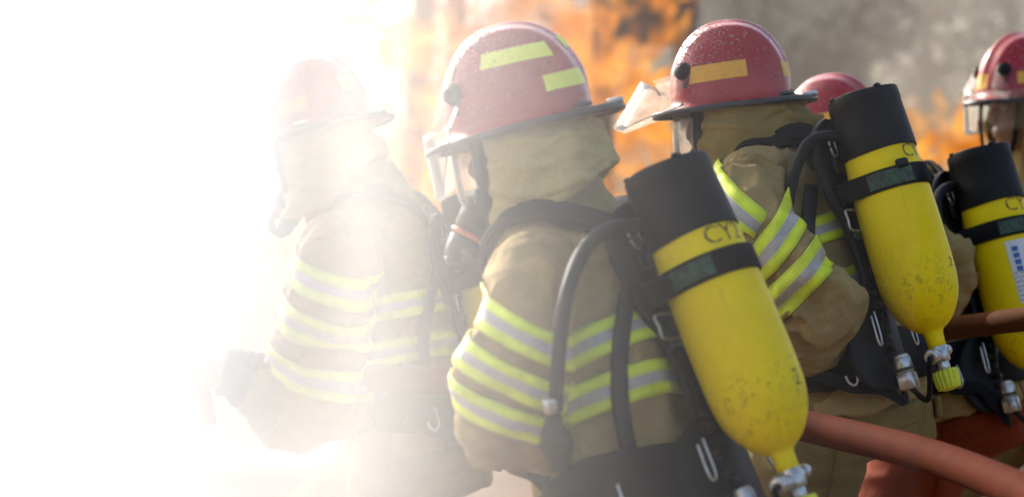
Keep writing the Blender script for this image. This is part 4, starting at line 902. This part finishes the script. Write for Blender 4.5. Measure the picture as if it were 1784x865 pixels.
def flames(name, label, cx, cy, wx, wy, z0, top, count, seed, wmin=0.25, wmax=0.6):
    r_ = np.random.default_rng(seed); parts = []
    for k in range(count):
        b = np.array([cx + r_.uniform(-wx, wx), cy + r_.uniform(-wy, wy), z0 + top*0.72*r_.uniform(0, 1)**1.3]); h = r_.uniform(0.3, 0.9)*(0.7+0.25*top/3); w_ = r_.uniform(wmin, wmax)
        lean = np.array([r_.normal(0.1, 0.55), r_.normal(0, 0.2), 1.0])*h
        ph = r_.uniform(0, 6); pts = [b + lean*t + np.array([0.14*math.sin(ph+t*5)*t, 0.08*math.sin(ph*2+t*4)*t, 0]) for t in np.linspace(0, 1, 7)]
        parts.append(blob_tube(pts, [w_*q for q in (0.25, 0.48, 0.50, 0.40, 0.27, 0.14, 0.03)], 16, 20))
    V, F = merge(parts); V = V + 0.10*np.column_stack([fbm(V*2.2, 1), fbm(V*2.2 + 9, 2), fbm(V*1.8 + 5, 3)])
    root = thing(name, (cx, cy, 0), label, 'fire'); make('flames', V, F, M['flame'], root, kind='stuff')
    # the burning pile of timber at its foot
    mw = M.setdefault('char', plain('charred_timber', (0.02, 0.016, 0.013), 0.9, var=0.5, nscale=20))
    for k in range(14):
        a = r_.uniform(0, math.pi); c = np.array([cx + r_.uniform(-wx, wx)*0.9, cy + r_.uniform(-wy, wy), 0.10 + 0.25*r_.uniform()]); d = np.array([math.cos(a), math.sin(a), r_.uniform(-0.2, 0.4)]); d = nrm(d)
        V, F = box(c, d, nrm(np.cross(zz, d)), np.cross(d, nrm(np.cross(zz, d))), r_.uniform(0.4, 0.9), 0.06, 0.05, 0.01); make('burning_timber', V, F, mw, root, smooth=False)
    return root
flames('fire', 'tall bank of orange flames behind the two helmets at the centre', -0.02, 18.0, 1.28, 0.8, 0.1, 4.6, 190, 4, 0.14, 0.40)
flames('fire', 'small orange fire burning low in the grey smoke at right', 4.27, 24.0, 0.40, 0.3, 0.1, 3.2, 60, 8, 0.18, 0.42)

# steel training frame standing in the fire
M['frame'] = plain('sooty_steel', (0.10, 0.09, 0.08), 0.7, 0.3, 0.4, 3)
fr = thing('steel_frame', (0.4, 19.5, 0), 'dark sooty steel frame with a sheet panel standing in the flames', 'steel frame')
def bar(name, a, b, hw, par): 
    a, b = np.array(a, float), np.array(b, float); d = nrm(b-a); s = nrm(np.cross(d, [0.01, 1, 0])); t = np.cross(d, s); V, F = box((a+b)/2, s, t, d, hw, hw, np.linalg.norm(b-a)/2, 0.01); return make(name, V, F, M['frame'], par, smooth=False)
bar('post', P(690, 770, 19.5)*[1, 1, 0], P(755, -200, 19.5), 0.09, fr); bar('post', P(800, 770, 20.4)*[1, 1, 0], P(795, -200, 20.4), 0.08, fr)
bar('post', P(1050, 770, 18.3)*[1, 1, 0], P(1050, -200, 18.3), 0.08, fr); bar('post', P(1194, 770, 18.3)*[1, 1, 0], P(1194, -200, 18.3), 0.085, fr)
bar('beam', P(1030, -70, 18.45), P(1215, -70, 18.45), 0.09, fr); bar('beam', P(740, -90, 19.7), P(1060, -90, 19.7), 0.08, fr)
V, F = box(P(1122, 10, 18.35), (1, 0, 0), (0, 1, 0), (0, 0, 1), 0.28, 0.02, 0.30, 0.01); make('sheet_panel', V, F, M['frame'], fr, smooth=False)

# ------------------------------------------------------------------ trees far behind
M['bark'] = plain('bark', (0.07, 0.05, 0.035), 0.9, var=0.4, nscale=6); 
M['leafA'] = plain('olive_leaves', (0.075, 0.075, 0.03), 0.8, var=0.4, nscale=2); M['leafB'] = plain('brown_leaves', (0.13, 0.085, 0.035), 0.8, var=0.4, nscale=2)
def tree(label, x, y, h, w_, seed, leaf):
    r_ = np.random.default_rng(seed); root = thing('tree', (x, y, 0), label, 'tree', 'trees behind the smoke'); parts = [tube([(x, y, -0.1), (x+0.1, y, h*0.3), (x+0.05, y+0.1, h*0.6), (x, y, h*0.92)], [0.16*h/5, 0.12*h/5, 0.07*h/5, 0.02], 10, 16)]; tips = []
    for k in range(16):
        z = h*r_.uniform(0.25, 0.85); a = r_.uniform(0, 6.28); ln = w_*r_.uniform(0.5, 1.0)*(1.1 - z/h*0.6); e = np.array([x + ln*math.cos(a), y + ln*math.sin(a), z + ln*r_.uniform(0.3, 0.9)])
        parts.append(tube([(x, y, z), ((x+e[0])/2, (y+e[1])/2, (z+e[2])/2 + 0.08*ln), e], [0.045*h/5, 0.03*h/5, 0.01], 6, 8)); tips += [e, (np.array([x, y, z])+e*2)/3]
    V, F = merge(parts); make('trunk', V, F, M['bark'], root)
    V = []; F = []
    for t in tips:
        for q in range(75):
            c = t + r_.normal(0, 0.34*w_/1.6, 3); s = r_.uniform(0.05, 0.11); d = nrm(r_.normal(0, 1, 3)); e = nrm(np.cross(d, r_.normal(0, 1, 3))); b = len(V); V += [c - d*s, c + e*s*0.5, c + d*s, c - e*s*0.5]; F.append([b, b+1, b+2, b+3])
    make('crown', V, F, leaf, root, smooth=False, kind='stuff')
tree('slender olive tree behind the smoke, left of the right edge helmet', 5.1, 30, 6.2, 1.5, 3, M['leafA'])
tree('brownish tree behind the smoke at the right edge', 6.8, 33, 7.0, 1.9, 5, M['leafB'])
tree('low dark tree behind the smoke between the two right helmets', 3.9, 34, 4.6, 1.6, 6, M['leafB'])

# ------------------------------------------------------------------ smoke
def vol_mat(name, color, density, aniso):
    m = bpy.data.materials.new(name); m.use_nodes = True; nt = m.node_tree; nt.nodes.clear(); out = nt.nodes.new('ShaderNodeOutputMaterial')
    pv = nt.nodes.new('ShaderNodeVolumePrincipled'); pv.inputs['Color'].default_value = (*color, 1); pv.inputs['Anisotropy'].default_value = aniso
    pv.inputs['Density'].default_value = density; nt.links.new(pv.outputs[0], out.inputs['Volume']); return m
def sstep(a, b, x): t = np.clip((x-a)/(b-a), 0, 1); return t*t*(3-2*t)
def fade_smoke_bank():
    """smoke added to make the fade to white, thick at the left, thinning to nothing at the right"""
    rho = 5.0; nx, nz = 110, 90; xs = np.linspace(-2.2, 0.55, nx); zs = np.linspace(0.05, 3.1, nz); X, Z = np.meshgrid(xs, zs); x, z = X.ravel(), Z.ravel()
    q = np.column_stack([x*2.4, z*2.0, 0*x])
    xx = x + 0.035*fbm(q, 31, 3)
    tau = 0.120*np.exp(-7.2*xx); tau = 3.2*(1-np.exp(-tau/3.2)) + 0.8*sstep(-0.27, -0.48, xx) * sstep(0.55, 0.15, x)
    T = tau/rho*(1+0.12*fbm(q*2.3+4, 33, 3)) * sstep(-2.2, -1.5, x) * sstep(3.1, 2.4, z) * sstep(0.05, 0.3, z) + 0.0006
    yc = 3.25 + 0.04*fbm(q*1.3+9, 35, 2)
    V = np.concatenate([np.column_stack([x, yc-T/2, z]), np.column_stack([x, yc+T/2, z])]); F = []; n = nx*nz
    for j in range(nz-1):
        for i in range(nx-1):
            a = j*nx+i; F.append([a, a+1, a+nx+1, a+nx]); F.append([n+a, n+a+nx, n+a+nx+1, n+a+1])
    edge = [i for i in range(nx)] + [j*nx+nx-1 for j in range(1, nz)] + [(nz-1)*nx+i for i in range(nx-2, -1, -1)] + [j*nx for j in range(nz-2, 0, -1)]
    for k in range(len(edge)): a, b = edge[k], edge[(k+1) % len(edge)]; F.append([a, n+a, n+b, b])
    o = make('smoke', V, F, vol_mat('white_fade_smoke', (0.972, 0.987, 1.0), rho, 0.62), kind='stuff'); o['label'] = 'added bank of white smoke standing in for the fade to white at the left'; o['category'] = 'smoke'  # added volume, its thickness shaped to veil the left side in white
fade_smoke_bank()
def plume(label, balls, color, density, seed):
    parts = [ell(c, r, r*0.7, r*1.05, 18, 12) for c, r in balls]; V, F, n = union(parts, 0.16, 3); V = V + n*(0.28*fbm(V*0.9, seed, 3))[:, None]; V[:, 2] = np.maximum(V[:, 2], 0.06)
    o = make('smoke', V, F, vol_mat('grey_smoke', color, density, 0.2), kind='stuff'); o['label'] = label; o['category'] = 'smoke'
plume('dark grey smoke rolling up behind the fire', [((-0.7, 22, 0.8), 0.9), ((-0.6, 22.3, 2.3), 1.0), ((-0.3, 22.3, 4.2), 1.3), ((0.3, 22, 1.5), 1.3), ((0.9, 22, 3.2), 1.4), ((1.6, 22.5, 1.4), 1.2), ((1.9, 22.5, 3.4), 1.5), ((2.2, 22.2, 5.2), 1.8), ((0.6, 22.4, 5.4), 1.6), ((2.9, 22.4, 2.0), 0.9), ((2.8, 23.0, 0.9), 1.0), ((3.0, 22.3, 3.6), 0.7)], (0.21, 0.20, 0.19), 1.0, 41)
plume('thin pale smoke drifting behind the right edge helmet', [((3.6, 25.5, 1.5), 1.5), ((4.6, 26, 3.2), 1.9), ((5.6, 26, 1.6), 1.7), ((5.4, 26.2, 5.2), 2.2), ((3.6, 26.0, 5.0), 1.8), ((7.2, 26.4, 3.6), 2.0), ((6.8, 26.4, 1.2), 1.5)], (0.47, 0.45, 0.41), 0.62, 43)
plume('white smoke added far left to whiten the background behind the leftmost man', [((-1.75, 14, 0.6), 0.8), ((-1.9, 14.2, 1.8), 0.85), ((-2.1, 14, 3.2), 1.1), ((-3.0, 14.2, 0.9), 1.2), ((-3.2, 14.4, 2.6), 1.4), ((-4.4, 14.2, 1.2), 1.4), ((-4.6, 14.4, 3.2), 1.5)], (0.80, 0.80, 0.80), 1.2, 47)  # added plume: evens out the bright left backdrop, covers horizon and ground glare
